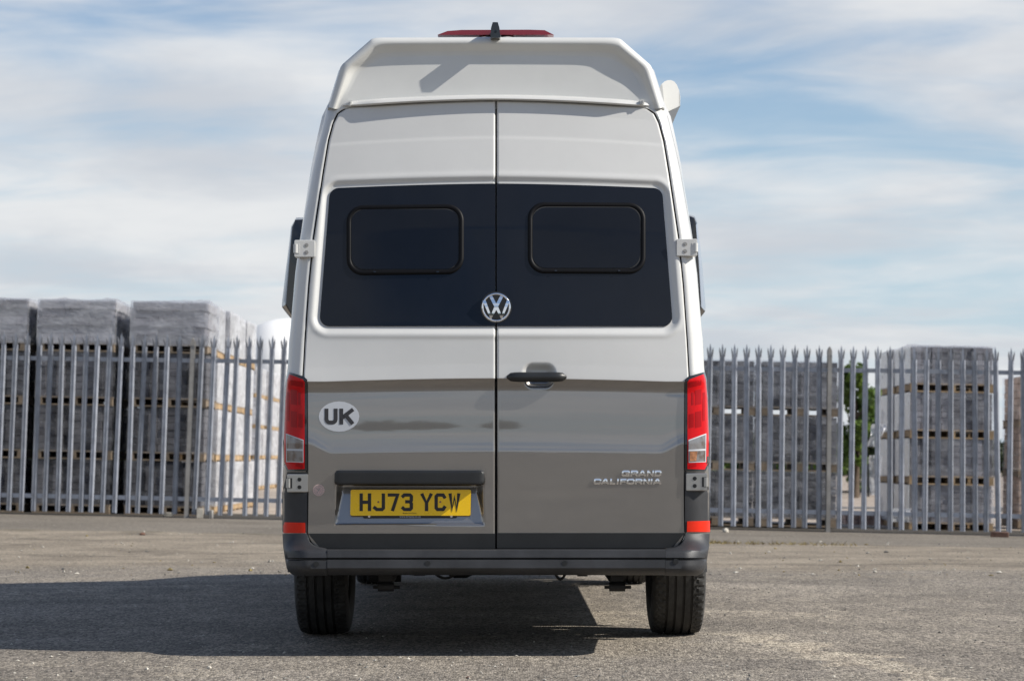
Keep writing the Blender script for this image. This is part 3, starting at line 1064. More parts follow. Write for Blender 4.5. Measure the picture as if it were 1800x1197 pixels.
# hinges -------------------------------------------------------------------
def hinge(sg, cxp, cyp, w_, h_, mat_, dark):
    x0, x1 = cxp - w_ / 2, cxp + w_ / 2
    yb_ = float(min(Yrear(x0 + 1, cyp), Yrear(x1 - 1, cyp), Yrear(cxp, cyp))) + (0.004 if mat_ == 'white' else 0.012)
    o = patch('door_hinge', VAN, mat_, (x0, x1, x0, x1, cyp - h_ / 2, cyp + h_ / 2), (2.2, 2.2), 0, 0.055, 8, 8, const=yb_ - 0.022, dome=0.003)
    # knuckle on the outer side
    kx = cxp + sg * (w_ / 2 - 5)
    mb = MB()
    a_ = P(kx, cyp - h_ * 0.40, yb_ - 0.017)
    b_ = P(kx, cyp + h_ * 0.40, yb_ - 0.017)
    patch('hinge_slot', o, dark, (kx - 4, kx + 4, kx - 4, kx + 4, cyp - h_ * 0.28, cyp + h_ * 0.28), (0.5, 0.5), 0, 0.01, 3, 3, const=yb_ - 0.0235)
    mb.tube([tuple(a_ + (b_ - a_) * 0.18 + np.array([sg * 0.006, 0, 0])), tuple(a_ + (b_ - a_) * 0.82 + np.array([sg * 0.006, 0, 0]))], 0.0105, 14)
    mb.build('hinge_pin', mat_, o)
    for dy in (-0.20, 0.22):
        c = P(cxp - sg * w_ * 0.09, cyp + dy * h_, yb_ - 0.023)
        mb = MB()
        mb.tube([(c[0], c[1], c[2]), (c[0], c[1] - 0.0005, c[2])], 0.0088, 16)
        mb.build('bolt', 'galvold' if mat_ == 'white' else 'black', o)
        mb = MB()
        mb.tube([(c[0], c[1] - 0.0003, c[2]), (c[0], c[1] - 0.0012, c[2])], 0.0045, 6)
        mb.build('bolt_head', 'steel' if mat_ == 'white' else 'gloss', o)
    return o


hinge(-1, 535.5, 437.2, 36, 30, 'white', 'white')
hinge(1, 1207.5, 435.2, 36, 30, 'white', 'white')
hinge(-1, 523, 849, 37, 32, 'steel', 'black')
hinge(1, 1224.5, 847, 37, 31, 'steel', 'black')

# bumper -------------------------------------------------------------------
def loft_rows(name, mat_, pxs, rows_, parent=VAN, angle=40):
    """rows_: list of (py, Y) as functions or constants over pxs"""
    PXa = np.stack([pxs for _ in rows_])
    PYa = np.stack([np.zeros_like(pxs) + (r_[0](pxs) if callable(r_[0]) else r_[0]) for r_ in rows_])
    Ya = np.stack([np.zeros_like(pxs) + (r_[1](pxs) if callable(r_[1]) else r_[1]) for r_ in rows_])
    nr, nc = PXa.shape
    v_ = P(PXa, PYa, Ya).reshape(-1, 3)
    f_ = [tuple(q) for q in grid_faces(nr, nc, flip=True)]
    f_.append(tuple(r * nc for r in range(nr)))
    f_.append(tuple(r * nc + nc - 1 for r in reversed(range(nr))))
    return mk(name, v_, f_, mat_, parent, angle=angle)


pxs = np.linspace(575.2, 1169.2, 40)
bump = loft_rows('bumper', 'bumper', pxs, [(964.5, 9.86), (966.2, 9.72), (967.6, 9.706), (979.5, 9.70), (980.6, 9.703), (981.0, 9.724), (983.4, 9.724), (983.8, 9.697), (985.5, 9.692), (998, 9.688), (1003, 9.700), (1009.5, 9.745), (1010.5, 9.80), (1006, 9.95)])
for sg in (-1, 1):
    s = np.linspace(0, 1, 26)
    rows = np.array([938, 942, 948, 953, 958, 962, 965, 967.5, 972, 980, 981.5, 983, 985, 992, 999, 1004, 1009, 1011.5])
    inner_hw = np.interp(rows, [938, 948, 955, 960, 963, 966, 1012], [333.6, 331, 327, 321, 314, 297.6, 297.6])
    outer_hw = np.interp(rows, [938, 960, 985, 999, 1005, 1009, 1012], [375.5, 374.5, 370.5, 368, 364, 359, 352])
    dx = inner_hw[:, None] + (outer_hw - inner_hw)[:, None] * np.sin(s * math.pi / 2)[None, :]
    py = rows[:, None] + 0 * dx
    # depth: flush with the doors at the top, proud at the shelf, wrapped round the corner
    base = np.interp(rows, [938, 950, 960, 966, 968, 980, 981, 983, 984, 999, 1004, 1012], [9.838, 9.820, 9.780, 9.725, 9.708, 9.70, 9.722, 9.722, 9.694, 9.690, 9.70, 9.75])
    wrap = np.clip((dx - 330) / np.maximum(outer_hw[:, None] - 330, 1), 0, 1)
    Y = base[:, None] + (0.13 + (9.79 - base[:, None]) * 0.5) * (1 - np.sqrt(1 - wrap ** 2))
    px = CX + sg * dx
    if sg < 0:
        px, py, Y = px[:, ::-1], py[:, ::-1], Y[:, ::-1]
    v_, f_ = slab_grid(px, py, Y, 0.10)
    mk('bumper_corner', v_, f_, 'bumper', VAN, angle=45)
for xx, yv in ((556, 991), (752, 990), (993, 989.5), (1188, 986.5)):
    yb_ = 9.689 if 575 < xx < 1170 else 9.689
    c = P(xx, yv, yb_)
    mb = MB()
    mb.tube([(c[0], yb_ + 0.01, c[2]), (c[0], yb_ - 0.0006, c[2])], 0.0115, 18)
    mb.build('parking_sensor', 'black', VAN)

# black door bottoms
for sg, door in ((-1, door_l), (1, door_r)):
    e = 321 if sg < 0 else 321
    x0, x1 = (CX - 330.5, CX - 1.6) if sg < 0 else (CX + 1.6, CX + 331.5)
    if sg < 0:
        patch('door_cladding', door, 'black', (x0, x1, x0 + 22, x1, 937.5, 963.8), (0, 0), -0.008, 0.012, 30, 10, yfun=Ydoor)
    else:
        patch('door_cladding', door, 'black', (x0, x1, x0, x1 - 22, 936.5, 963.3), (0, 0), -0.008, 0.012, 30, 10, yfun=Ydoor)

# number plate -------------------------------------------------------------
bar = patch('plate_light_bar', door_l, 'black', (588, 851, 588, 851, 826.5, 852), (7, 7), 0, 0.07, 30, 12, const=float(Ydoor(720, 840)) - 0.045, dome=0.012)
YPL = float(Ydoor(720, 883)) + 0.013
hold = patch('plate_holder', door_l, 'black', (636, 805, 639, 802, 904, 910), (1, 1), 0, 0.012, 10, 4, const=YPL - 0.001)
plate = patch('number_plate', door_l, 'yellow', (616.5, 828, 615.5, 827, 860.5, 906), (3, 3), 0, 0.006, 20, 10, const=YPL - 0.006)
for xx in (649, 793.5):
    c = P(xx, 907.2, YPL - 0.001)
    mb = MB()
    mb.tube([(c[0], c[1], c[2]), (c[0], c[1] - 0.004, c[2])], 0.0055, 12)
    mb.build('screw', 'chrome', hold)

GL = {
    'H': [[(0, 0), (0, 1)], [(1, 0), (1, 1)], [(0, .5), (1, .5)]],
    'J': [[(1, 1), (1, .10), (.84, 0), (.22, 0), (0, .11)]],
    '7': [[(0, 1), (1, 1), (.42, 0)]],
    '3': [[(0, .92), (.16, 1), (.84, 1), (1, .9), (1, .63), (.86, .535), (.45, .535)], [(.86, .51), (1, .40), (1, .10), (.84, 0), (.16, 0), (0, .09)]],
    'Y': [[(0, 1), (.5, .42), (1, 1)], [(.5, .38), (.5, 0)]],
    'C': [[(1, .86), (.84, 1), (.16, 1), (0, .9), (0, .1), (.16, 0), (.84, 0), (1, .14)]],
    'W': [[(0, 1), (.22, 0), (.5, .84), (.78, 0), (1, 1)]],
    'U': [[(0, 1), (0, .26), (.06, .12), (.18, .03), (.34, 0), (.66, 0), (.82, .03), (.94, .12), (1, .26), (1, 1)]],
    'K': [[(0, 0), (0, 1)], [(1, 1), (.1, .40)], [(.42, .62), (1, 0)]],
    'G': [[(1, .84), (.86, 1), (.16, 1), (0, .82), (0, .18), (.16, 0), (1, 0), (1, .45), (.6, .45)]],
    'R': [[(0, 0), (0, 1), (.84, 1), (1, .86), (1, .58), (.84, .44), (.1, .44)], [(.62, .42), (1, 0)]],
    'A': [[(0, 0), (.42, 1), (.58, 1), (1, 0)], [(.24, .26), (.76, .26)]],
    'N': [[(0, 0), (0, 1)], [(.06, .92), (.94, .08)], [(1, 0), (1, 1)]],
    'D': [[(.8, 0), (0, 0), (0, 1), (.8, 1), (1, .8), (1, .2), (.8, 0)]],
    'L': [[(0, 1), (0, 0), (1, 0)]],
    'I': [[(.5, 0), (.5, 1)]],
    'F': [[(0, 0), (0, 1), (1, 1)], [(0, .46), (.85, .46)]],
    'O': [[(.5, 0), (.16, 0), (0, .2), (0, .8), (.16, 1), (.84, 1), (1, .8), (1, .2), (.84, 0), (.5, 0)]],
}


def strokes(lines, half, yfun, off, thick, mb, cap=1.0):
    """flat raised strokes along picture-space polylines"""
    for li, pts in enumerate(lines):
        p = [np.array(q, float) for q in pts]
        closed = np.allclose(p[0], p[-1])
        if not closed:
            d0 = (p[0] - p[1]) / np.linalg.norm(p[0] - p[1])
            d1 = (p[-1] - p[-2]) / np.linalg.norm(p[-1] - p[-2])
            p[0] = p[0] + d0 * half * cap
            p[-1] = p[-1] + d1 * half * cap
        n = len(p)
        L, Rr = [], []
        for i in range(n):
            if closed:
                a_, b_ = p[(i - 1) % (n - 1)], p[(i + 1) % (n - 1)]
                ta = p[i] - p[i - 1 if i > 0 else n - 2]
                tb = p[(i + 1) if i < n - 1 else 1] - p[i]
            else:
                ta = p[i] - p[i - 1] if i > 0 else p[1] - p[0]
                tb = p[i + 1] - p[i] if i < n - 1 else p[-1] - p[-2]
            ta = ta / np.linalg.norm(ta)
            tb = tb / np.linalg.norm(tb)
            na, nb = np.array([-ta[1], ta[0]]), np.array([-tb[1], tb[0]])
            mvec = na + nb
            mvec /= max(np.linalg.norm(mvec), 1e-6)
            ln = half / max(0.66, float(mvec @ na))
            L.append(p[i] + mvec * ln)
            Rr.append(p[i] - mvec * ln)
        allp = np.array(L + Rr)
        y = yfun(allp[:, 0], allp[:, 1]) + off - 0.0004 * li
        fr = P(allp[:, 0], allp[:, 1], y)
        bk = fr + np.array([0, thick, 0])
        vs_ = np.concatenate([fr, bk])
        N = 2 * n
        ff = []
        for i in range(n - 1):
            ff.append((i, i + 1, n + i + 1, n + i))
            ff.append((i + 1, i, N + i, N + i + 1))
            ff.append((n + i, n + i + 1, N + n + i + 1, N + n + i))
        if not closed:
            ff.append((0, n, N + n, N))
            ff.append((n - 1, N + n - 1, N + 2 * n - 1, 2 * n - 1))
        mb.add(vs_, ff)


def glyph(ch, x0, x1, y0, y1, half, slant=0.0, **kw):
    out = []
    for ln in GL[ch]:
        out.append([(x0 + half + (x1 - x0 - 2 * half) * gx + slant * (gy - 0.5) * (y1 - y0), y1 - half - (y1 - y0 - 2 * half) * gy) for gx, gy in ln])
    return out


def flatY(v_):
    return lambda a_, b_: v_ + 0 * np.asarray(a_)


for ch, x0, x1 in (('H', 632, 652.4), ('J', 656, 676.8), ('7', 681.6, 701.8), ('3', 705.6, 726), ('Y', 739.6, 760), ('C', 763.8, 784), ('W', 788.6, 809)):
    mb = MB()
    strokes(glyph(ch, x0, x1, 866.8, 898, 2.9), 2.9, flatY(YPL - 0.006), -0.0012, 0.0016, mb, cap=0.98)
    mb.build('plate_character', 'ink', plate, angle=20)


def small_text(txt, parent, px, py, hpx, Y, mat_, name):
    cu = bpy.data.curves.new(name, 'FONT')
    cu.body = txt
    cu.align_x = 'CENTER'
    cu.size = hpx / 0.72 * Y / 4000.0
    cu.extrude = 0.0003
    tmp = bpy.data.objects.new(name, cu)
    COL.objects.link(tmp)
    dg = bpy.context.evaluated_depsgraph_get()
    me = bpy.data.meshes.new_from_object(tmp.evaluated_get(dg))
    bpy.data.objects.remove(tmp)
    c = P(px, py, Y)
    vs_ = np.array([(v_.co.x + c[0], Y - v_.co.z, v_.co.y + c[2]) for v_ in me.vertices])
    return mk(name, vs_, [list(p.vertices) for p in me.polygons], mat_, parent, angle=None)


small_text('www.breeze.co.uk', hold, 721, 909.2, 3.6, YPL - 0.0022, 'sticker', 'web_lettering')
small_text('Breeze Van Centre', plate, 720, 902.6, 2.2, YPL - 0.0072, 'ink', 'dealer_lettering')
for xx, yv in ((665, 882), (774, 882)):
    c = P(xx, yv, YPL - 0.006)
    mb = MB()
    mb.tube([(c[0], c[1], c[2]), (c[0], c[1] - 0.001, c[2])], 0.0045, 12)
    mb.build('screw_cap', 'amber', plate)

# UK sticker, round sticker
uk = patch('country_sticker', door_l, 'sticker', (560.5, 631.5, 560.5, 631.5, 705.5, 758.5), (35.5, 26.5), -0.0012, 0.0012, 24, 24, yfun=Ydoor)
for ch, x0, x1 in (('U', 570.5, 593.5), ('K', 596.5, 621.5)):
    mb = MB()
    strokes(glyph(ch, x0, x1, 718, 745.8, 3.4), 3.4, Ydoor, -0.0022, 0.001, mb)
    mb.build('sticker_letter', 'stickerink', uk, angle=20)
rs = patch('round_sticker', door_l, 'pinkprint', (550, 570.4, 550, 570.4, 851, 871.4), (10.2, 10.2), -0.001, 0.001, 14, 14, yfun=Ydoor)
mb = MB()
for k in range(16):
    a_ = 2 * math.pi * k / 16
    ux, uy = math.cos(a_), math.sin(a_)
    strokes([[(560.2 + 7.4 * ux, 861.2 + 7.4 * uy), (560.2 + 8.4 * ux, 861.2 + 8.4 * uy)]], 0.45, Ydoor, -0.0018, 0.0006, mb)
strokes([[(557, 866), (563, 857)], [(556, 858), (561, 862)]], 0.5, Ydoor, -0.0018, 0.0006, mb)
mb.build('sticker_print', 'galvold', rs, angle=20)

def dome_chrome(o, amount, cuts=10, shift=0.0):
    """round a raised badge about its horizontal middle so that it mirrors sky above and ground below"""
    import bmesh
    me = o.data
    bm = bmesh.new()
    bm.from_mesh(me)
    zs = [v_.co.z for v_ in bm.verts]
    z0, z1 = min(zs), max(zs)
    zm, hh = (z0 + z1) / 2, (z1 - z0) / 2
    for k in range(1, cuts):
        bmesh.ops.bisect_plane(bm, geom=bm.verts[:] + bm.edges[:] + bm.faces[:], plane_co=(0, 0, z0 + (z1 - z0) * k / cuts), plane_no=(0, 0, 1), dist=1e-6)
    for v_ in bm.verts:
        t_ = (v_.co.z - zm) / hh + shift
        v_.co.y += amount * t_ * t_
    bm.to_mesh(me)
    bm.free()
    me.polygons.foreach_set('use_smooth', [True] * len(me.polygons))
    me.set_sharp_from_angle(angle=R(40))
    me.update()


# chrome model lettering
def lettering(word, spans, y0, y1, name):
    for ch, (x0, x1) in zip(word, spans):
        mb = MB()
        strokes(glyph(ch, x0, x1, y0, y1, 1.45, slant=0.10), 1.45, Ydoor, -0.006, 0.006, mb, cap=0.97)
        dome_chrome(mb.build(name, 'chrome', door_r, angle=20), 0.0015)


def sc12(a_, b_):
    return (1030 + a_ / 12.0, 1030 + b_ / 12.0)


lettering('GRAND', [sc12(755, 925), sc12(945, 1098), sc12(1108, 1270), sc12(1288, 1432), sc12(1450, 1592)], 826.6, 837.2, 'badge_letter')
lettering('CALIFORNIA', [sc12(165, 320), sc12(325, 490), sc12(508, 625), sc12(640, 705), sc12(722, 850), sc12(860, 1025), sc12(1040, 1190), sc12(1210, 1345), sc12(1348, 1415), sc12(1422, 1586)], 841, 851.2, 'badge_letter')

# round emblem
EY = 540.3
bx, by = 872.3, EY
YB = float(Ydoor(872, 540)) - 0.004
disc = patch('emblem', door_l, 'glass', (bx - 28, bx + 28, bx - 28, bx + 28, by - 28, by + 28), (28, 28), 0, 0.02, 24, 24, const=YB)
oc = [(bx + 26.6 * math.cos(2 * math.pi * k / 64), by + 26.6 * math.sin(2 * math.pi * k / 64)) for k in range(64)]
ring('emblem_ring', disc, 'chrome', oc, 5.8, 0.007, -0.001, flatY(YB))
mb = MB()
strokes([[(bx - 10.6, by - 21.6), (bx - 1.7, by - 4.0), (bx + 1.7, by - 4.0), (bx + 10.6, by - 21.6)]], 2.7, flatY(YB), -0.0105, 0.012, mb, cap=0.7)
strokes([[(bx - 20.8, by - 10.6), (bx - 9.4, by + 17.6), (bx - 1.9, by + 2.0), (bx + 1.9, by + 2.0), (bx + 9.4, by + 17.6), (bx + 20.8, by - 10.6)]], 2.7, flatY(YB), -0.0109, 0.012, mb, cap=0.7)
dome_chrome(mb.build('emblem_letters', 'chrome', disc, angle=20), 0.0042, 20, 0.40)

# handle
hb = MB()
cen = np.linspace(0, 1, 17)
vs_, ff = [], []
nc = 14
YH = 9.822
for t_ in cen:
    x = 890.5 + 105.5 * t_
    e_ = max(0.0, 1 - (abs(t_ - 0.5) * 2) ** 7)
    r_y = 8.8 * (0.25 + 0.75 * math.sqrt(e_))
    for k in range(nc):
        a_ = 2 * math.pi * k / nc
        yv = 662.6 + r_y * math.copysign(abs(math.sin(a_)) ** 0.8, math.sin(a_))
        d_ = 0.020 * (0.35 + 0.65 * math.sqrt(e_))
        vs_.append(P(x, yv, YH - d_ * math.cos(a_) + 0.012 * (1 - e_)))
for i in range(len(cen) - 1):
    for k in range(nc):
        j = (k + 1) % nc
        ff.append((i * nc + k, i * nc + j, (i + 1) * nc + j, (i + 1) * nc + k))
ff.append(tuple(range(nc)))
ff.append(tuple(reversed(range((len(cen) - 1) * nc, len(cen) * nc))))
hb.add(vs_, ff)
hb.build('door_handle', 'black', door_r, angle=50)

# wheels -------------------------------------------------------------------
def make_wheel(xc, yc, sg):
    """tyre with grooves and shoulder blocks; sg = outward direction"""
    hw, r0 = 0.126, 0.352
    prof = []
    grooves = (-0.058, -0.020, 0.020, 0.058)
    xs_ = np.unique(np.concatenate([np.linspace(-0.108, 0.108, 25)] + [[g - 0.0062, g - 0.0048, g + 0.0048, g + 0.0062] for g in grooves]))
    for x in xs_:
        r_ = r0 - 0.010 * (abs(x) / 0.108) ** 3
        if any(abs(x - g) < 0.0055 for g in grooves):
            r_ -= 0.011
        prof.append((x, r_))
    side = [(0.116, 0.334), (0.122, 0.318), (0.127, 0.290), (0.126, 0.262), (0.119, 0.232), (0.110, 0.215), (0.095, 0.208)]
    prof = [(-a_, b_) for a_, b_ in side[::-1]] + prof + side
    nA = 300
    NB = 50
    ang = np.arange(nA) * 2 * math.pi / nA
    px_ = np.array([p[0] for p in prof])
    pr_ = np.array([p[1] for p in prof])
    A2, X2 = np.meshgrid(ang, px_, indexing='ij')
    R2 = np.repeat(pr_[None, :], nA, 0)
    ph = (A2 * NB / (2 * math.pi) + np.abs(X2) * 26 + 0.25 * np.sin(X2 * 160)) % 1.0
    cut = (ph < 0.24) & (np.abs(X2) > 0.064) & (np.abs(X2) < 0.119) & (R2 > 0.325)
    R2 = R2 - 0.0065 * cut
    ph2 = (A2 * NB / (2 * math.pi) + X2 * 30) % 1.0
    cut2 = (ph2 < 0.17) & (np.abs(X2) > 0.026) & (np.abs(X2) < 0.046)
    R2 = R2 - 0.003 * cut2
    Yv = yc + R2 * np.cos(A2)
    Zv = r0 - 0.002 + R2 * np.sin(A2)
    vs_ = np.stack([xc + X2, Yv, Zv], -1).reshape(-1, 3)
    vs_[:, 2] = np.maximum(vs_[:, 2], 0.001)
    n = len(prof)
    i = np.arange(nA)[:, None]
    j = np.arange(n - 1)[None, :]
    i2 = (i + 1) % nA
    fs_ = np.stack([i * n + j, i2 * n + j, i2 * n + j + 1, i * n + j + 1], -1).reshape(-1, 4)[:, ::-1]
    # rim: barrel, hub and five spokes
    mb = MB()
    nn = 36
    bar = [(-0.10, 0.212), (-0.09, 0.19), (0.06, 0.19), (0.095, 0.205), (0.10, 0.212)]
    bv, bf = [], []
    for k in range(nn):
        q_ = 2 * math.pi * k / nn
        for x, r_ in bar:
            bv.append((xc + sg * x, yc + r_ * math.cos(q_), 0.35 + r_ * math.sin(q_)))
    for k in range(nn):
        k2 = (k + 1) % nn
        for b_ in range(4):
            bf.append((k * 5 + b_, k * 5 + b_ + 1, k2 * 5 + b_ + 1, k2 * 5 + b_))
    mb.add(bv, bf)
    mb.tube([(xc + sg * 0.03, yc, 0.35), (xc + sg * 0.085, yc, 0.35)], 0.075, 20)
    for k in range(5):
        q_ = 2 * math.pi * k / 5 + 0.3
        c_, s_ = math.cos(q_), math.sin(q_)
        for dq in (-0.16, 0.16):
            a_ = (xc + sg * 0.065, yc + 0.05 * c_, 0.35 + 0.05 * s_)
            e_ = (xc + sg * 0.08, yc + 0.195 * math.cos(q_ + dq), 0.35 + 0.195 * math.sin(q_ + dq))
            mb.tube([a_, e_], 0.02, 6)
    mb.tube([(xc - sg * 0.05, yc, 0.35), (xc - sg * 0.02, yc, 0.35)], 0.15, 24, mi=1)
    wheel = mb.build('wheel', ['alloy', 'galvold'], VAN)
    mk('tyre', vs_, fs_, 'tyre', wheel, angle=32)
    return wheel


XL = float(P(519.5, 1060, 10.9)[0]) + 0.130
XR = float(P(1238.5, 1060, 10.9)[0]) - 0.130
make_wheel(XL, AXLES[0], -1)
make_wheel(XR, AXLES[0], 1)
make_wheel(XC - 0.862, AXLES[1], -1)
make_wheel(XC + 0.862, AXLES[1], 1)

# underside ----------------------------------------------------------------
mb = MB()
mb.box((XC - 0.72, 10.02, 0.46), (XC + 0.72, 16.2, 0.56))
mb.box((XC - 0.86, 12.0, 0.36), (XC + 0.86, 14.6, 0.50))
mb.box((XC - 0.55, 9.9, 0.40), (XC - 0.42, 15.9, 0.50))
mb.box((XC + 0.42, 9.9, 0.40), (XC + 0.55, 15.9, 0.50))
mb.build('underbody', 'under', VAN)
mb = MB()
mb.tube([(XL + 0.1, AXLES[0], 0.36), (XR - 0.1, AXLES[0], 0.36)], 0.055, 12)
mb.tube([(XC - 0.12, AXLES[0], 0.40), (XC + 0.12, AXLES[0], 0.40)], 0.09, 14)
mb.build('rear_axle', 'under', VAN)
mb = MB()
mb.tube([(XC - 0.2, 11.9, 0.36), (XC - 0.2, 13.4, 0.36)], 0.14, 14)
mb.box((XC + 0.05, 12.0, 0.24), (XC + 0.6, 12.9, 0.36))
mb.build('waste_tank', 'under', VAN)
# leaf spring hangers with their bolts
for sg, xx in ((-1, 678), (1, 1084.5)):
    mb = MB()
    c = P(xx, 1020, 10.05)
    mb.box((c[0] - 0.028, 10.0, c[2] + 0.0), (c[0] + 0.028, 10.1, 0.46))
    z0 = float(P(xx, 1033, 10.05)[2])
    mb.tube([(c[0] - 0.034, 10.05, z0 + 0.005), (c[0] + 0.036, 10.05, z0 + 0.005)], 0.020, 12)
    mb.tube([(c[0] - 0.055, 10.05, z0 + 0.003), (c[0] + 0.062, 10.05, z0 + 0.003)], 0.007, 8)
    mb.tube([(c[0], 10.06, z0 + 0.03), (c[0] + sg * 0.01, 11.06, 0.30), (c[0], 12.0, 0.40)], 0.03, 8)
    mb.build('spring_hanger', 'under', VAN)
for xs3 in ((645, 705),):
    a_ = P(xs3[0], 1013, 10.6)
    b_ = P(xs3[1], 1013, 10.6)
    mb = MB()
    mb.tube([(a_[0], 10.6, a_[2] + 0.02), (a_[0] + 0.01, 10.6, a_[2] + 0.02), (b_[0], 10.6, b_[2] + 0.02)], [0.03, 0.045, 0.045], 12)
    mb.build('exhaust_silencer', 'under', VAN)
for (xa, xb, yv) in ((974, 996, 1018), (760, 806, 1016)):
    pts = []
    for k in range(9):
        t_ = k / 8
        q = P(xa + (xb - xa) * t_, 1004 + (yv - 1004) * math.sin(math.pi * t_), 10.3)
        pts.append(tuple(q))
    mb = MB()
    mb.tube(pts, 0.006, 8)
    mb.build('cable_loop', 'rubber', VAN)
mb = MB()
a_ = P(1015, 1011, 10.2)
mb.box((a_[0], 10.2, a_[2] - 0.004), (a_[0] + 0.045, 10.24, a_[2] + 0.06))
a_ = P(728, 1010, 10.2)
mb.box((a_[0], 10.2, a_[2] - 0.004), (a_[0] + 0.05, 10.24, a_[2] + 0.06))
mb.build('bracket', 'under', VAN)

# ------------------------------------------------------------------ ground
gx = np.unique(np.concatenate([np.linspace(-700, -40, 14), np.linspace(-40, -15, 11), np.arange(-15, 15.01, 0.5), np.linspace(15, 40, 11), np.linspace(40, 700, 14)]))
gy = np.unique(np.concatenate([np.linspace(-400, -10, 12), np.arange(-10, 48, 0.5), np.linspace(48, 150, 30), np.linspace(150, 1800, 14)]))
GX, GY = np.meshgrid(gx, gy)
GZ = ground_z(GX, GY)
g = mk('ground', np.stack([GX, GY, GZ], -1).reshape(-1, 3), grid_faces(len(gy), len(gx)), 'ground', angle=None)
g['kind'] = 'structure'

# ------------------------------------------------------------------ palisade fence
def fence_y(x):
    return 29.4 - 0.10 * x


FENCE = empty('palisade_fence', (0, 29.4, 0), 'galvanised steel palisade fence with splayed triple-pointed pales behind the van', 'fence')


def pale_mesh(height=2.33):
    """W-section pale, three splayed points"""
    w2 = 0.034
    sec = [(-w2, 0.018), (-0.021, 0.002), (-0.018, 0.0), (-0.012, 0.011), (0.012, 0.011), (0.018, 0.0), (0.021, 0.002), (w2, 0.018)]
    vs_, fs_ = [], []
    hs = [0.0, height - 0.24, height - 0.17]
    n = len(sec)
    for h in hs:
        for x, y in sec:
            vs_.append((x, y, h))
        for x, y in sec:
            vs_.append((x, y + 0.0035, h))
    for i in range(len(hs) - 1):
        b, c = i * 2 * n, (i + 1) * 2 * n
        for k in range(n - 1):
            fs_.append((b + k, b + k + 1, c + k + 1, c + k))
            fs_.append((b + n + k + 1, b + n + k, c + n + k, c + n + k + 1))
        fs_.append((b, c, c + n, b + n))
        fs_.append((b + n - 1, b + 2 * n - 1, c + 2 * n - 1, c + n - 1))
    h0 = height - 0.17

    def prong(x0, x1, tilt_x, tilt_y, tall, y0):
        b = len(vs_)
        xm = (x0 + x1) / 2
        for dy in (0.0, 0.004):
            vs_.extend([(x0, y0 + dy, h0), (x1, y0 + dy, h0), (x1 + tilt_x * 0.6, y0 + tilt_y * 0.5 + dy, h0 + tall * 0.6), (xm + tilt_x, y0 + tilt_y + dy, h0 + tall), (x0 + tilt_x * 0.6, y0 + tilt_y * 0.5 + dy, h0 + tall * 0.6)])
        fs_.append((b, b + 1, b + 2, b + 3, b + 4))
        fs_.append((b + 9, b + 8, b + 7, b + 6, b + 5))
        for k in range(5):
            j = (k + 1) % 5
            fs_.append((b + j, b + k, b + 5 + k, b + 5 + j))
    prong(-w2, -0.012, -0.016, -0.030, 0.125, 0.002)
    prong(0.012, w2, 0.016, -0.030, 0.125, 0.002)
    prong(-0.014, 0.014, 0.0, 0.004, 0.172, 0.010)
    for zb_ in (2.03, 0.225):
        b = len(vs_)
        for dy, rr_ in ((0.011, 0.011), (0.003, 0.008)):
            vs_.extend([(rr_ * math.cos(math.pi / 3 * k), dy, zb_ + rr_ * math.sin(math.pi / 3 * k)) for k in range(6)])
        fs_.extend([(b + k, b + (k + 1) % 6, b + 6 + (k + 1) % 6, b + 6 + k) for k in range(6)] + [tuple(range(b + 6, b + 12))])
    me = bpy.data.meshes.new('pale')
    me.from_pydata(vs_, [], fs_)
    me.materials.append(M['galv'])
    me.update()
    return me


PALE = pale_mesh()
tops = list(7.0 + 20.56 * np.arange(-24, 16)) + [355.4, 376, 396.2, 416.8, 437.4, 457.9, 478.9, 499.8]
tops = [t_ for t_ in tops if not 320 < t_ < 350]
mid0, mid1 = 499.8, 1249.0
tops += list(np.linspace(mid0, mid1, 37)[1:-1])
right = [1249 + 21.27 * k for k in range(10)] + [1479.5 + 21.35 * k for k in range(34)]
tops += right
lean_of = lambda px: np.interp(px, [300, 500, 1250, 1800], [1.62, 1.75, 0.95, 0.85])
for i, tp in enumerate(tops):
    # position from the head of the pale, then follow the lean down
    x = float((tp - 900) / 4000.0 * 29.4)
    y = fence_y(x)
    x = float((tp - 900) / 4000.0 * y)
    ln = R(float(lean_of(tp)) + random.gauss(0, 0.30))
    xb = x - 2.33 * math.sin(ln)
    zb_ = float(ground_z(xb, y)) + 0.045
    o = bpy.data.objects.new('pale', PALE)
    o.parent = FENCE
    o.location = (xb, fence_y(xb) - 29.4 - 0.03, zb_)
    o.rotation_euler = (R(random.gauss(0, 0.5)), ln, R(-5.7 + random.gauss(0, 2.0)))
    if abs(tp - 1757) < 11:
        o.rotation_euler = (R(1.5), ln - R(1.2), R(-12))
        o['label'] = 'bent pale'
    if abs(tp - 396.2) < 1:
        o.rotation_euler = (R(-1.2), ln + R(0.9), R(6))
        o['label'] = 'bent pale'
    if tp < 520:
        o.scale = (1, 1, 1.012)
    COL.objects.link(o)


def rail_at(zr, h_):
    xs = np.linspace(-10.35, 9.45, 31)
    mb = MB()
    for a_, b_ in zip(xs[:-1], xs[1:]):
        vs_ = []
        for x in (a_, b_):
            y = fence_y(x)
            z = -0.019 * float(np.clip(x, -14, 14)) + zr
            vs_ += [(x, y, z), (x, y, z + h_), (x, y + 0.006, z + h_), (x, y + 0.045, z + h_), (x, y + 0.045, z + h_ - 0.006), (x, y + 0.006, z + h_ - 0.006), (x, y + 0.006, z)]
        n = 7
        mb.add(vs_, [(k, n + k, n + (k + 1) % n, (k + 1) % n) for k in range(n)])
    return mb.build('rail', 'galv', FENCE, angle=None)


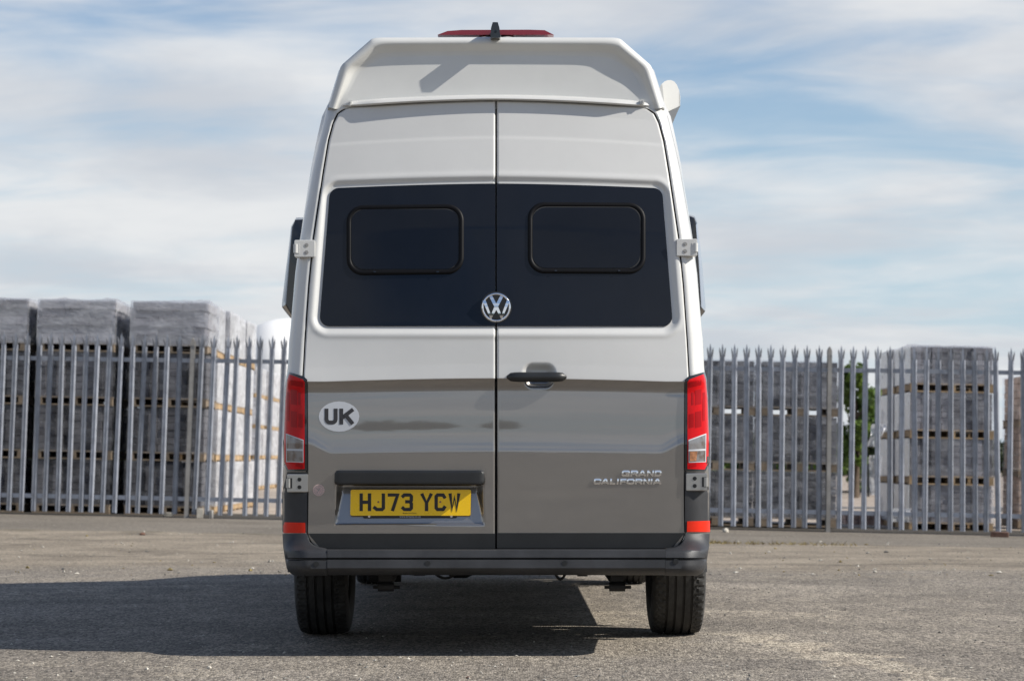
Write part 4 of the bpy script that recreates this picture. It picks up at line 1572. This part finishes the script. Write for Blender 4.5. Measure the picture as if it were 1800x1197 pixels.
rail_at(2.03, 0.055)
rail_at(0.22, 0.055)
for pxp in (-415, -40, 338.5, 710, 1085, 1459, 1834, 2210):
    x = (pxp - 900) / 4000.0 * 29.4
    x = (pxp - 900) / 4000.0 * fence_y(x)
    ln = R(float(lean_of(pxp)) + 0.1)
    mb = MB()
    hh = 2.36
    for (a0, a1, b0_, b1_) in ((-0.026, 0.026, -0.05, -0.042), (-0.004, 0.004, -0.042, 0.042), (-0.026, 0.026, 0.042, 0.05)):
        xb = x - hh * math.sin(ln)
        zg = float(ground_z(xb, 29.4)) - 0.05
        y = fence_y(xb)
        sh = math.tan(ln) * (hh + 0.05)
        vs_ = [(xb + a0, y + b0_, zg), (xb + a1, y + b0_, zg), (xb + a1, y + b1_, zg), (xb + a0, y + b1_, zg),
               (xb + a0 + sh, y + b0_, zg + hh), (xb + a1 + sh, y + b0_, zg + hh - 0.01), (xb + a1 + sh, y + b1_, zg + hh - 0.01), (xb + a0 + sh, y + b1_, zg + hh)]
        vs_ += [((vs_[4][0] + vs_[5][0]) / 2, y + b0_, zg + hh + 0.045), ((vs_[4][0] + vs_[5][0]) / 2, y + b1_, zg + hh + 0.045)]
        mb.add(vs_, [(0, 1, 5, 8, 4), (1, 2, 6, 5), (2, 3, 7, 9, 6), (3, 0, 4, 7), (5, 6, 9, 8), (8, 9, 7, 4)])
    mb.build('post', 'galvold', FENCE, angle=None)

# ------------------------------------------------------------------ pallet loads
def wavy_box(lo, hi, amp, seed, n=10):
    """closed sides and top of a film wrap, creased"""
    x0, y0, z0 = lo
    x1, y1, z1 = hi
    mb = MB()
    sd_ = Vector((seed * 3.1, seed * 1.7, seed * 0.9))

    def face(o_, u_, v_, nu, nv, nrm):
        vs_ = []
        for j in range(nv + 1):
            for i in range(nu + 1):
                p = Vector(o_) + Vector(u_) * (i / nu) + Vector(v_) * (j / nv)
                k = mnoise.noise(p * 4.0 + sd_) * 0.6 + mnoise.noise(p * 10.0 + sd_) * 0.4
                inside = 0 if i in (0, nu) else 1
                p = p + Vector(nrm) * (amp * k * inside + 0.004)
                vs_.append(tuple(p))
        fs_ = [(j * (nu + 1) + i, j * (nu + 1) + i + 1, (j + 1) * (nu + 1) + i + 1, (j + 1) * (nu + 1) + i) for j in range(nv) for i in range(nu)]
        mb.add(vs_, fs_)
    W, D, H = x1 - x0, y1 - y0, z1 - z0
    face((x0, y0, z0), (W, 0, 0), (0, 0, H), n, n, (0, -1, 0))
    face((x1, y0, z0), (0, D, 0), (0, 0, H), n, n, (1, 0, 0))
    face((x1, y1, z0), (-W, 0, 0), (0, 0, H), n, n, (0, 1, 0))
    face((x0, y1, z0), (0, -D, 0), (0, 0, H), n, n, (-1, 0, 0))
    face((x0, y0, z1), (W, 0, 0), (0, D, 0), n, n, (0, 0, 1))
    return mb


def make_load(kind, W, D, H, seed, detail=True, wood='woodgrey', block='block', film='film', loose=False):
    """proto pallet load standing at the origin: front-centre-bottom at (0,0,0)"""
    rs_ = random.Random(seed)
    root = empty('pallet_load', (0, 0, 0))
    PH = 0.125
    # pallet
    pm_ = MB()
    for k in range(3):
        xq = -W / 2 + 0.05 + k * (W - 0.1) / 2
        pm_.box((xq - 0.045, 0.0, 0.022), (xq + 0.045, D, 0.100))
    pal = pm_.build('pallet', wood, root, angle=None)
    bmesh_ = None
    nb = 7 if detail else 4
    for lvl, n_ in ((0.102, nb), (0.0, 3)):
        for k in range(n_):
            bw = 0.095
            y0 = k * (D - bw) / (n_ - 1)
            b = MB()
            b.box((-W / 2, y0, lvl), (W / 2, y0 + bw, lvl + 0.020))
            b.build('board', wood, pal, angle=None)
    z0 = PH
    if kind == 'column':
        ncol = 8
        cw = (W - 0.03) / ncol
        for k in range(ncol):
            m_ = MB()
            nrow = 6
            ch = H / nrow
            for r_ in range(nrow):
                jx = rs_.uniform(-0.004, 0.004)
                jy = (0.028 if k % 2 else 0.0) + rs_.uniform(0, 0.012)
                m_.box((-W / 2 + 0.015 + k * cw + 0.006 + jx, 0.015 + jy, z0 + r_ * ch + 0.002), (-W / 2 + 0.015 + (k + 1) * cw - 0.006 + jx, D - 0.015, z0 + (r_ + 1) * ch - 0.004))
            m_.build('block_column', block, root, angle=None)
    else:
        nrow = 5
        ch = H / nrow
        for r_ in range(nrow):
            m_ = MB()
            ins = 0.012 + (0.03 if r_ in (1, 3) else 0.0) + rs_.uniform(0, 0.012)
            nsl = 3
            for k in range(nsl):
                sw = (W - 2 * ins) / nsl
                m_.box((-W / 2 + ins + k * sw + 0.004, ins + rs_.uniform(0, 0.008), z0 + r_ * ch + 0.002), (-W / 2 + ins + (k + 1) * sw - 0.004, D - ins, z0 + (r_ + 1) * ch - 0.005), bev=0.006)
            m_.build('slab_course', block, root, angle=None)
    fw = wavy_box((-W / 2 - 0.004, -0.004, 0.10), (W / 2 + 0.004, D + 0.004, z0 + H + 0.012), 0.022, seed, 9 if detail else 5)
    fo = fw.build('stretch_film', film, root, angle=50)
    if kind == 'column' and block == 'slab':
        sh_ = wavy_box((-W / 2 - 0.012, 0.0, PH - 0.01), (-W / 2 - 0.004, D, PH + H), 0.012, seed + 50, 6)
        sh_.build('side_sheet', 'sheet', root, angle=50)
    if loose:
        m_ = MB()
        vs_ = []
        nx_, ny_ = 16, 7
        for j in range(ny_):
            for i in range(nx_):
                x = -W / 2 + W * i / (nx_ - 1)
                y = D * 0.1 + D * 0.75 * j / (ny_ - 1)
                z = z0 + H + 0.016 + 0.03 * max(0, mnoise.noise(Vector((x * 3 + seed, y * 3, seed)))) + 0.03 * abs(mnoise.noise(Vector((x * 9, y * 9, seed * 2.0))))
                vs_.append((x, y, z))
        m_.add(vs_, [tuple(q) for q in grid_faces(ny_, nx_)])
        m_.build('loose_film', 'filmthick', root, angle=60)
    return root


protos = {}
used = set()


def place(key, args, x, y, z, label, group, rz=0.0):
    if key not in protos:
        protos[key] = make_load(**args)
    if key not in used:
        o = protos[key]
        used.add(key)
    else:
        o = copy_tree(protos[key])
    o.location = (x, y, z)
    o.rotation_euler = (0, R(1.05), R(rz))
    tag(o, label, 'pallet load', group)
    return o


LV = ['bottom', 'second-lowest', 'third-lowest', 'topmost']
W1, PITCH1 = 1.06, 0.733
colsL = [(-7.18, 'cut by the left edge of the photo'), (-5.995, 'second from the left edge of the photo'), (-4.735, 'nearest the van on the left')]
for ci, (xc, cn) in enumerate(colsL):
    for lv in range(4):
        x = xc + 0.0195 * lv * PITCH1 + random.uniform(-0.015, 0.015)
        z = float(ground_z(xc, 31)) + lv * PITCH1
        top_ = lv == 3
        key = ('L', 'slab' if top_ else 'col', ci if top_ else (ci + lv) % 3)
        args = dict(kind='slab' if top_ else 'column', W=W1, D=1.06, H=0.57 if top_ else 0.595, seed=3 + ci * 5 + (lv if not top_ else 9), block='slab' if top_ else 'block', film='filmtop' if top_ else 'film', loose=top_)
        hgt = 'slab pack' if top_ else 'block pack'
        place(key, args, x, 31.0, z, f'{LV[lv]} grey {hgt} of the front stack {cn}', 'wrapped pallet loads left of the van', random.uniform(-0.8, 0.8))
for k in range(1, 5):
    for lv in range(4):
        x = -4.735 + 0.0195 * lv * PITCH1 + random.uniform(-0.02, 0.02)
        place(('LB', lv % 2, k % 2), dict(kind='column', W=W1, D=1.06, H=0.595, seed=40 + lv % 2 + 3 * (k % 2), block='slab', film='filmthick', wood='wood'),
              x, 31.0 + 1.16 * k, float(ground_z(-4.7, 32)) + lv * PITCH1,
              f'{LV[lv]} film-wrapped load, {["", "one", "two", "three", "four"][k]} behind the front stack nearest the van on the left',
              'wrapped pallet loads left of the van', random.uniform(-2, 2))
for ci, xc in enumerate((-7.18, -5.995)):
    for lv in range(4):
        x = xc + 0.0195 * lv * PITCH1 - 0.03
        place(('L', 'col', (ci + lv) % 3), {}, x, 32.2, float(ground_z(xc, 31)) + lv * PITCH1,
              f'{LV[lv]} pack hidden behind the front stack {["cut by the left edge", "second from the left edge"][ci]}', 'wrapped pallet loads left of the van', 0.5)
# far stacks seen between the pales left of the van
for k in range(5):
    for lv in range(4):
        place(('D', lv % 2), dict(kind='column', W=1.06, D=1.06, H=0.595, seed=60 + lv % 2, detail=False, block='slab', film='filmthick', wood='wood'),
              -6.6 + random.uniform(-0.02, 0.02), 54 + 1.16 * k, float(ground_z(-6.6, 54)) + lv * PITCH1,
              f'{LV[lv]} load of the far white row beside the left lamp, {["front", "second", "third", "fourth", "rearmost"][k]} stack',
              'white wrapped loads in the far row', random.uniform(-1.5, 1.5))
# right of the van
for ci, (xc, cn) in enumerate(((2.70, 'half hidden by the right side of the van'), (3.815, 'between the van and the tree'))):
    for lv in range(3):
        place(('E', (ci + lv) % 3), dict(kind='column', W=1.035, D=1.06, H=0.60 if lv < 2 else 0.60, seed=80 + (ci + lv) % 3, block='block', film='filmmid', wood='woodgrey'),
              xc + 0.0195 * lv * 0.735, 30.35, float(ground_z(xc, 30)) + 0.02 + lv * 0.735,
              f'{["bottom", "middle", "top"][lv]} grey block pack of the stack {cn}', 'wrapped pallet loads right of the van', random.uniform(-0.8, 0.8))
for k in range(2):
    for lv in range(4):
        place(('F', k, lv % 2 if lv < 3 else 2), dict(kind='column', W=1.15, D=1.10, H=0.495, seed=100 + lv + 7 * k, block='slab', film='filmmid' if k == 0 else 'filmthick', wood='wood', loose=(lv == 3)),
              5.955 + 0.0195 * lv * 0.628 - 0.02 * k, 30.95 + 1.2 * k, float(ground_z(5.95, 31)) - 0.02 + lv * 0.628,
              f'{LV[lv]} pale block pack of the tall right-hand {"front" if k == 0 else "rear"} stack beside the tree', 'wrapped pallet loads right of the van', random.uniform(-0.8, 0.8))
for lv in range(3):
    place(('G', lv % 2), dict(kind='column', W=1.06, D=1.06, H=0.60, seed=130 + lv, block='brick', film='film', wood='woodgrey'),
          7.62 + 0.0195 * lv * 0.733, 32.0, float(ground_z(7.6, 32)) + 0.02 + lv * 0.70,
          f'{["bottom", "middle", "top"][lv]} pack of buff bricks in the stack cut by the right edge of the photo', 'wrapped pallet loads right of the van', random.uniform(-0.8, 0.8))

# torn film blowing from the right stack
mb = MB()
for (xa, ya, wd, ht, sdd) in ((1532, 765, 26, 40, 1.0), (1527, 835, 22, 70, 2.0), (1560, 905, 40, 24, 3.0)):
    nx_, ny_ = 8, 12
    vs_ = []
    for j in range(ny_):
        for i in range(nx_):
            fx, fy = i / (nx_ - 1), j / (ny_ - 1)
            c = P(xa + wd * fx * (1 - 0.5 * fy) + 8 * fy * (sdd - 2), ya - ht / 2 + ht * fy, 30.9)
            vs_.append((c[0], 30.85 + 0.12 * mnoise.noise(Vector((fx * 3 + sdd, fy * 3, 2))) - 0.1 * fx, c[2]))
    mb.add(vs_, [tuple(q) for q in grid_faces(ny_, nx_)])
tag(mb.build('torn_film', 'filmthick', angle=60), 'torn white plastic film hanging off the side of the tall right-hand stack', 'plastic film', None, None)

# low course of pink blocks on the yard
PB = empty('pink_block_row', tuple(P(1540, 926, 33.0)), 'low row of pinkish blocks on the ground behind the right-hand fence', 'block pile')
for k in range(5):
    for lv in range(2):
        m_ = MB()
        a_ = P(1486 + 22.6 * k, 926, 33.0)
        zt = a_[2] + lv * 0.105
        m_.box((a_[0], 33.0 + 0.01 * lv, zt), (a_[0] + 0.180, 33.5, zt + 0.10), bev=0.006)
        m_.build('block', 'pink', PB)

# ------------------------------------------------------------------ white storage tent
mb = MB()
xs = np.concatenate([-8.05 + 1.4 * (1 - np.cos(np.linspace(0, math.pi / 2, 8))), np.linspace(-6.5, 0.5, 12)])
vs_ = []
n_arc = 22
for i, x in enumerate(xs):
    t_ = min(1.0, (x + 8.05) / 1.4)
    s_ = 0.55 + 0.45 * math.sqrt(max(0.0, 1 - (1 - t_) ** 2))
    for k in range(n_arc + 1):
        a_ = math.pi * k / n_arc
        cx_, cz_ = math.cos(a_), math.sin(a_)
        vs_.append((x, 68 + 3.6 * s_ * math.copysign(abs(cx_) ** 0.6, cx_), 5.02 * (0.80 + 0.20 * (s_ - 0.55) / 0.45) * abs(cz_) ** 0.55 - (0.10 * max(0, x + 6.4) / 2.0)))
mb.add(vs_, [tuple(q) for q in grid_faces(len(xs), n_arc + 1)])
mb.add([vs_[k] for k in range(n_arc + 1)], [tuple(range(n_arc + 1))])
tent = mb.build('storage_tent', 'tent', angle=50, origin=(-3.5, 68, 0))
tag(tent, 'white rounded storage tent rising behind the stacks just left of the van', 'tent')
for xr in (-6.2, -4.6, -3.0):
    mb = MB()
    pts = []
    for k in range(n_arc + 1):
        a_ = math.pi * k / n_arc
        cx_, cz_ = math.cos(a_), math.sin(a_)
        pts.append((xr, 68 + 3.62 * math.copysign(abs(cx_) ** 0.6, cx_), 5.03 * abs(cz_) ** 0.55 - (0.10 * max(0, xr + 6.4) / 2.0)))
    mb.tube(pts, 0.03, 6)
    mb.build('tent_rib', 'sticker', tent)

# ------------------------------------------------------------------ vegetation
def leaf_cloud(centres, n, size, seed):
    """leaf-sized faces spread through several blobs"""
    r_ = np.random.default_rng(seed)
    vs_, fs_ = [], []
    wts = np.array([c[3] ** 2 for c in centres])
    wts = wts / wts.sum()
    idx = r_.choice(len(centres), n, p=wts)
    for i in idx:
        cx_, cy_, cz_, rr_ = centres[i]
        d = r_.normal(size=3)
        d /= np.linalg.norm(d)
        p = np.array([cx_, cy_, cz_]) + d * rr_ * (0.35 + 0.65 * r_.random() ** 0.5) * np.array([1, 1, 0.9])
        nrm = d * 0.5 + r_.normal(size=3) * 0.6 + np.array([0, 0, 0.3])
        nrm /= np.linalg.norm(nrm)
        a_ = np.cross(nrm, r_.normal(size=3))
        a_ /= np.linalg.norm(a_)
        b_ = np.cross(nrm, a_)
        s_ = size * (0.6 + 0.8 * r_.random())
        base = len(vs_)
        vs_ += [p - a_ * s_, p + b_ * s_ * 0.55, p + a_ * s_, p - b_ * s_ * 0.55]
        fs_.append((base, base + 1, base + 2, base + 3))
    return np.array(vs_), fs_


def tree(name, x, y, h, rw, seed, label, cat, leaf='leaf', n=5200, size=0.085, low=0.25, group=None):
    r_ = random.Random(seed)
    z0 = float(ground_z(x, y))
    root = empty(name, (x, y, z0), label, cat, group)
    mb = MB()
    tips = []
    mb.tube([(x, y, z0 - 0.1), (x + 0.05, y, z0 + h * 0.35), (x + 0.02, y + 0.05, z0 + h * 0.7)], [0.10, 0.075, 0.035], 9)
    for k in range(9):
        a_ = r_.uniform(0, 2 * math.pi)
        zq = z0 + h * r_.uniform(0.25, 0.65)
        L = rw * r_.uniform(0.5, 0.95)
        e_ = (x + L * math.cos(a_), y + L * math.sin(a_), zq + h * r_.uniform(0.1, 0.25))
        mb.tube([(x + 0.03, y, zq), ((x + e_[0]) / 2, (y + e_[1]) / 2, zq + h * 0.04), e_], [0.035, 0.024, 0.01], 6)
        tips.append(e_)
    mb.build('trunk', 'bark', root)
    cen = [(e_[0], e_[1], e_[2], rw * r_.uniform(0.26, 0.46)) for e_ in tips]
    for k in range(26):
        f = low + (0.95 - low) * (k + r_.random()) / 26
        rr_ = rw * max(0.25, 1 - abs(f - 0.45) * 1.5)
        a_ = r_.uniform(0, 2 * math.pi)
        cen.append((x + rr_ * 0.6 * math.cos(a_), y + rr_ * 0.6 * math.sin(a_), z0 + h * f, rw * r_.uniform(0.22, 0.40)))
    v_, f_ = leaf_cloud(cen, n, size, seed)
    mk('crown', v_, f_, leaf, root, angle=None)
    return root


tree('young_tree', 9.2, 61.0, 3.75, 0.72, 4, 'young leafy green tree seen between the stacks right of the van', 'tree', n=4200)
tree('dark_shrub', 11.05, 68.0, 2.9, 0.85, 9, 'dark green shrub right of the young tree beside the pale stack', 'shrub', 'leafdark', n=3500, low=0.1)
# clipped hedge behind
hx = []
rr_ = random.Random(3)
for k in range(60):
    hx.append((rr_.uniform(6, 14), 72 + rr_.uniform(-0.5, 0.5), rr_.uniform(0.2, 1.5), rr_.uniform(0.3, 0.5)))
v_, f_ = leaf_cloud(hx, 9000, 0.09, 21)
tag(mk('hedge', v_, f_, 'leaf', origin=(10, 72, 0), angle=None), 'low bright green hedge at the back of the yard beneath the young tree', 'hedge')
# dark mesh railing in front of it
RL = empty('yard_railing', (10, 63.5, 0), 'low dark green railing across the yard in front of the hedge', 'railing')
for k in range(26):
    xq = 6.8 + 0.26 * k
    m_ = MB()
    zg = float(ground_z(xq, 63.5))
    m_.box((xq - 0.03, 63.48, zg), (xq + 0.03, 63.52, zg + 1.05))
    m_.build('upright', 'leafdark' if False else 'black', RL, angle=None)
m_ = MB()
for zq in (0.12, 0.98):
    zg = float(ground_z(10, 63.5))
    m_.box((6.7, 63.52, zg + zq), (13.4, 63.56, zg + zq + 0.05))
m_.build('railing_bar', 'black', RL, angle=None)
# kerb line across the yard
m_ = MB()
m_.box((6.0, 45.0, -0.30), (14.0, 45.3, float(ground_z(10, 45)) + 0.10), bev=0.02)
kb = m_.build('yard_kerb', 'galvold', origin=(10, 45, 0))
tag(kb, 'grey concrete kerb crossing the yard behind the right-hand fence', 'kerb')

# distant woods round the yard (far behind the stacks, and behind the photographer)
def wood(name, y, x0, x1, hmin, hmax, n, seed, leaf, label, clumps=True):
    r_ = random.Random(seed)
    cen = []
    x = x0
    while x < x1:
        h = r_.uniform(1.2, 2.0)
        if not clumps or -11.0 < x < -7.5 or -6.0 < x < 1.5 or 7.5 < x < 8.6 or abs(x) > 18:
            h = r_.uniform(hmin, hmax)
        for q in range(4):
            cen.append((x + r_.uniform(-1, 1), y + r_.uniform(-2, 2), h * r_.uniform(0.1, 0.8), h * r_.uniform(0.22, 0.34)))
        x += r_.uniform(0.6, 2.2)
    v_, f_ = leaf_cloud(cen, n, 0.55, seed)
    o = mk(name, v_, f_, leaf, angle=None)
    tag(o, label, 'wood', None, 'stuff')
    return o


wood('far_wood', -75, -90, 90, 2.6, 4.6, 42000, 31, 'leafdark', 'far-off dark tree line across the yard behind the photographer')
wood('far_hedgerow', 125, -70, 70, 1.5, 2.3, 26000, 33, 'leafdark', 'low dark hedgerow on the horizon beyond the stacks', False)

# ------------------------------------------------------------------ loose stones and litter
r_ = np.random.default_rng(77)
ico_v = np.array([(0, 0, 1), (1, 0, 0), (0, 1, 0), (-1, 0, 0), (0, -1, 0), (0, 0, -1)], float)
ico_f = [(0, 1, 2), (0, 2, 3), (0, 3, 4), (0, 4, 1), (5, 2, 1), (5, 3, 2), (5, 4, 3), (5, 1, 4)]


def gravel(name, n, mats, smin, smax, seed, label, ymin=8.3, ymax=28.0):
    q = np.random.default_rng(seed)
    vs_, fs_, fm = [], [], []
    for i in range(n):
        Y = ymin + (ymax - ymin) * q.random() ** 1.7
        X = (q.random() * 2 - 1) * 0.26 * Y
        s_ = smin + (smax - smin) * q.random() ** 3
        rot = q.random() * 6.28
        c_, n_ = math.cos(rot), math.sin(rot)
        vv = ico_v * (s_ * (0.6 + 0.8 * q.random(3))) + q.normal(0, s_ * 0.12, (6, 3))
        vv = np.stack([vv[:, 0] * c_ - vv[:, 1] * n_, vv[:, 0] * n_ + vv[:, 1] * c_, vv[:, 2] * 0.65], 1)
        vv += np.array([X, Y, float(ground_z(X, Y)) + s_ * 0.25])
        b = len(vs_)
        vs_ += vv.tolist()
        fs_ += [tuple(k + b for k in f) for f in ico_f]
        fm += [int(q.integers(0, len(mats)))] * 8
    o = mk(name, vs_, fs_, mats, None, fm, angle=None)
    tag(o, label, 'gravel', None, 'stuff')


gravel('loose_gravel', 5200, ['stone', 'darkstone', 'concrete', 'darkstone'], 0.002, 0.0085, 5, 'loose grit and small stones scattered over the asphalt')
gravel('edge_gravel', 420, ['stone', 'concrete', 'drygrass', 'darkstone'], 0.006, 0.022, 6, 'pebbles and debris scattered along the edge of the apron', 16.5, 25.0)


def rock(name, px, py, Y, size, mat_, label, cat, seed, flat=0.7):
    q = np.random.default_rng(seed)
    c = P(px, py, Y)
    z0 = float(ground_z(c[0], Y))
    vs_, fs_ = [], []
    nu, nv = 10, 6
    for j in range(nv + 1):
        th = math.pi * j / nv
        for i in range(nu):
            ph = 2 * math.pi * i / nu
            d = Vector((math.sin(th) * math.cos(ph), math.sin(th) * math.sin(ph), math.cos(th)))
            k = size * (1 + 0.35 * mnoise.noise(d * 1.7 + Vector((seed, 0, 0))))
            vs_.append((c[0] + d.x * k, Y + d.y * k * 0.8, z0 + size * flat * 0.7 + d.z * k * flat))
    for j in range(nv):
        for i in range(nu):
            i2 = (i + 1) % nu
            fs_.append((j * nu + i, (j + 1) * nu + i, (j + 1) * nu + i2, j * nu + i2))
    tag(mk(name, vs_, fs_, mat_, origin=(c[0], Y, z0), angle=35), label, cat)


rock('stone', 1275, 935, 28.0, 0.043, 'stone', 'pale rounded stone at the fence foot just right of the van', 'stone', 3)
rock('stone', 1538, 1006, 17.0, 0.015, 'stone', 'small white stone on the asphalt edge to the right of the van', 'stone', 5)
rock('stone', 368, 1172, 9.2, 0.010, 'stone', 'small pale pebble on the asphalt at the lower left', 'stone', 8)
rock('stone', 1450, 1081, 12.2, 0.009, 'stone', 'small pale pebble on open asphalt right of the rear tyre', 'stone', 12)
rock('stone', 1652, 1109, 11.1, 0.008, 'darkstone', 'small dark pebble on the asphalt near the lower right', 'stone', 14)
rock('clay_lump', 250, 949, 23.8, 0.033, 'redbrick', 'reddish brown lump of clay on the sandy strip at the left', 'clay lump', 21, 0.5)
rock('clay_lump', 823, 1187, 8.8, 0.009, 'redbrick', 'small rusty lump of clay on the asphalt in front of the van', 'clay lump', 22, 0.5)


def slab_thing(name, px, py, Y, w_, d_, h_, mat_, label, cat, rz):
    c = P(px, py, Y)
    z0 = float(ground_z(c[0], Y))
    m_ = MB()
    m_.box((-w_ / 2, -d_ / 2, 0), (w_ / 2, d_ / 2, h_), bev=0.006)
    o = m_.build(name, mat_, origin=(0, 0, 0))
    o.location = (c[0], Y, z0)
    o.rotation_euler = (0, R(1), R(rz))
    tag(o, label, cat)


slab_thing('brick', 1757, 940, 28.2, 0.22, 0.11, 0.065, 'redbrick', 'dark red brick lying at the fence foot near the right edge', 'brick', -12)
slab_thing('concrete_block', 351, 905, 29.75, 0.09, 0.09, 0.13, 'concrete', 'upright pale concrete block by the left fence post', 'concrete block', 10)
slab_thing('concrete_block', 371, 906, 29.75, 0.05, 0.06, 0.11, 'galvold', 'narrow grey concrete block just right of the pale block by the left post', 'concrete block', -8)
slab_thing('concrete_block', 296, 905, 30.2, 0.13, 0.1, 0.06, 'concrete', 'low flat concrete block left of the left fence post', 'concrete block', 4)

# dry weeds along the apron edge right of the van
vs_, fs_ = [], []
q = np.random.default_rng(9)
for i in range(260):
    px0 = 1248 + 260 * q.random() ** 1.8
    base = P(px0, 957, 24.0 - 0.1 * (px0 - 900) / 166 + q.normal(0, 0.15))
    zg = float(ground_z(base[0], base[1]))
    a_ = q.random() * 6.28
    L = 0.02 + 0.05 * q.random()
    tip = (base[0] + L * math.cos(a_), base[1] + L * math.sin(a_), zg + L * (0.3 + 0.6 * q.random()))
    b = len(vs_)
    vs_ += [(base[0] - 0.005, base[1], zg), (base[0] + 0.005, base[1], zg), tip]
    fs_.append((b, b + 1, b + 2))
tag(mk('dry_weeds', vs_, fs_, 'drygrass', angle=None), 'thin dry weeds and leaf litter along the apron edge', 'weeds', None, 'stuff')
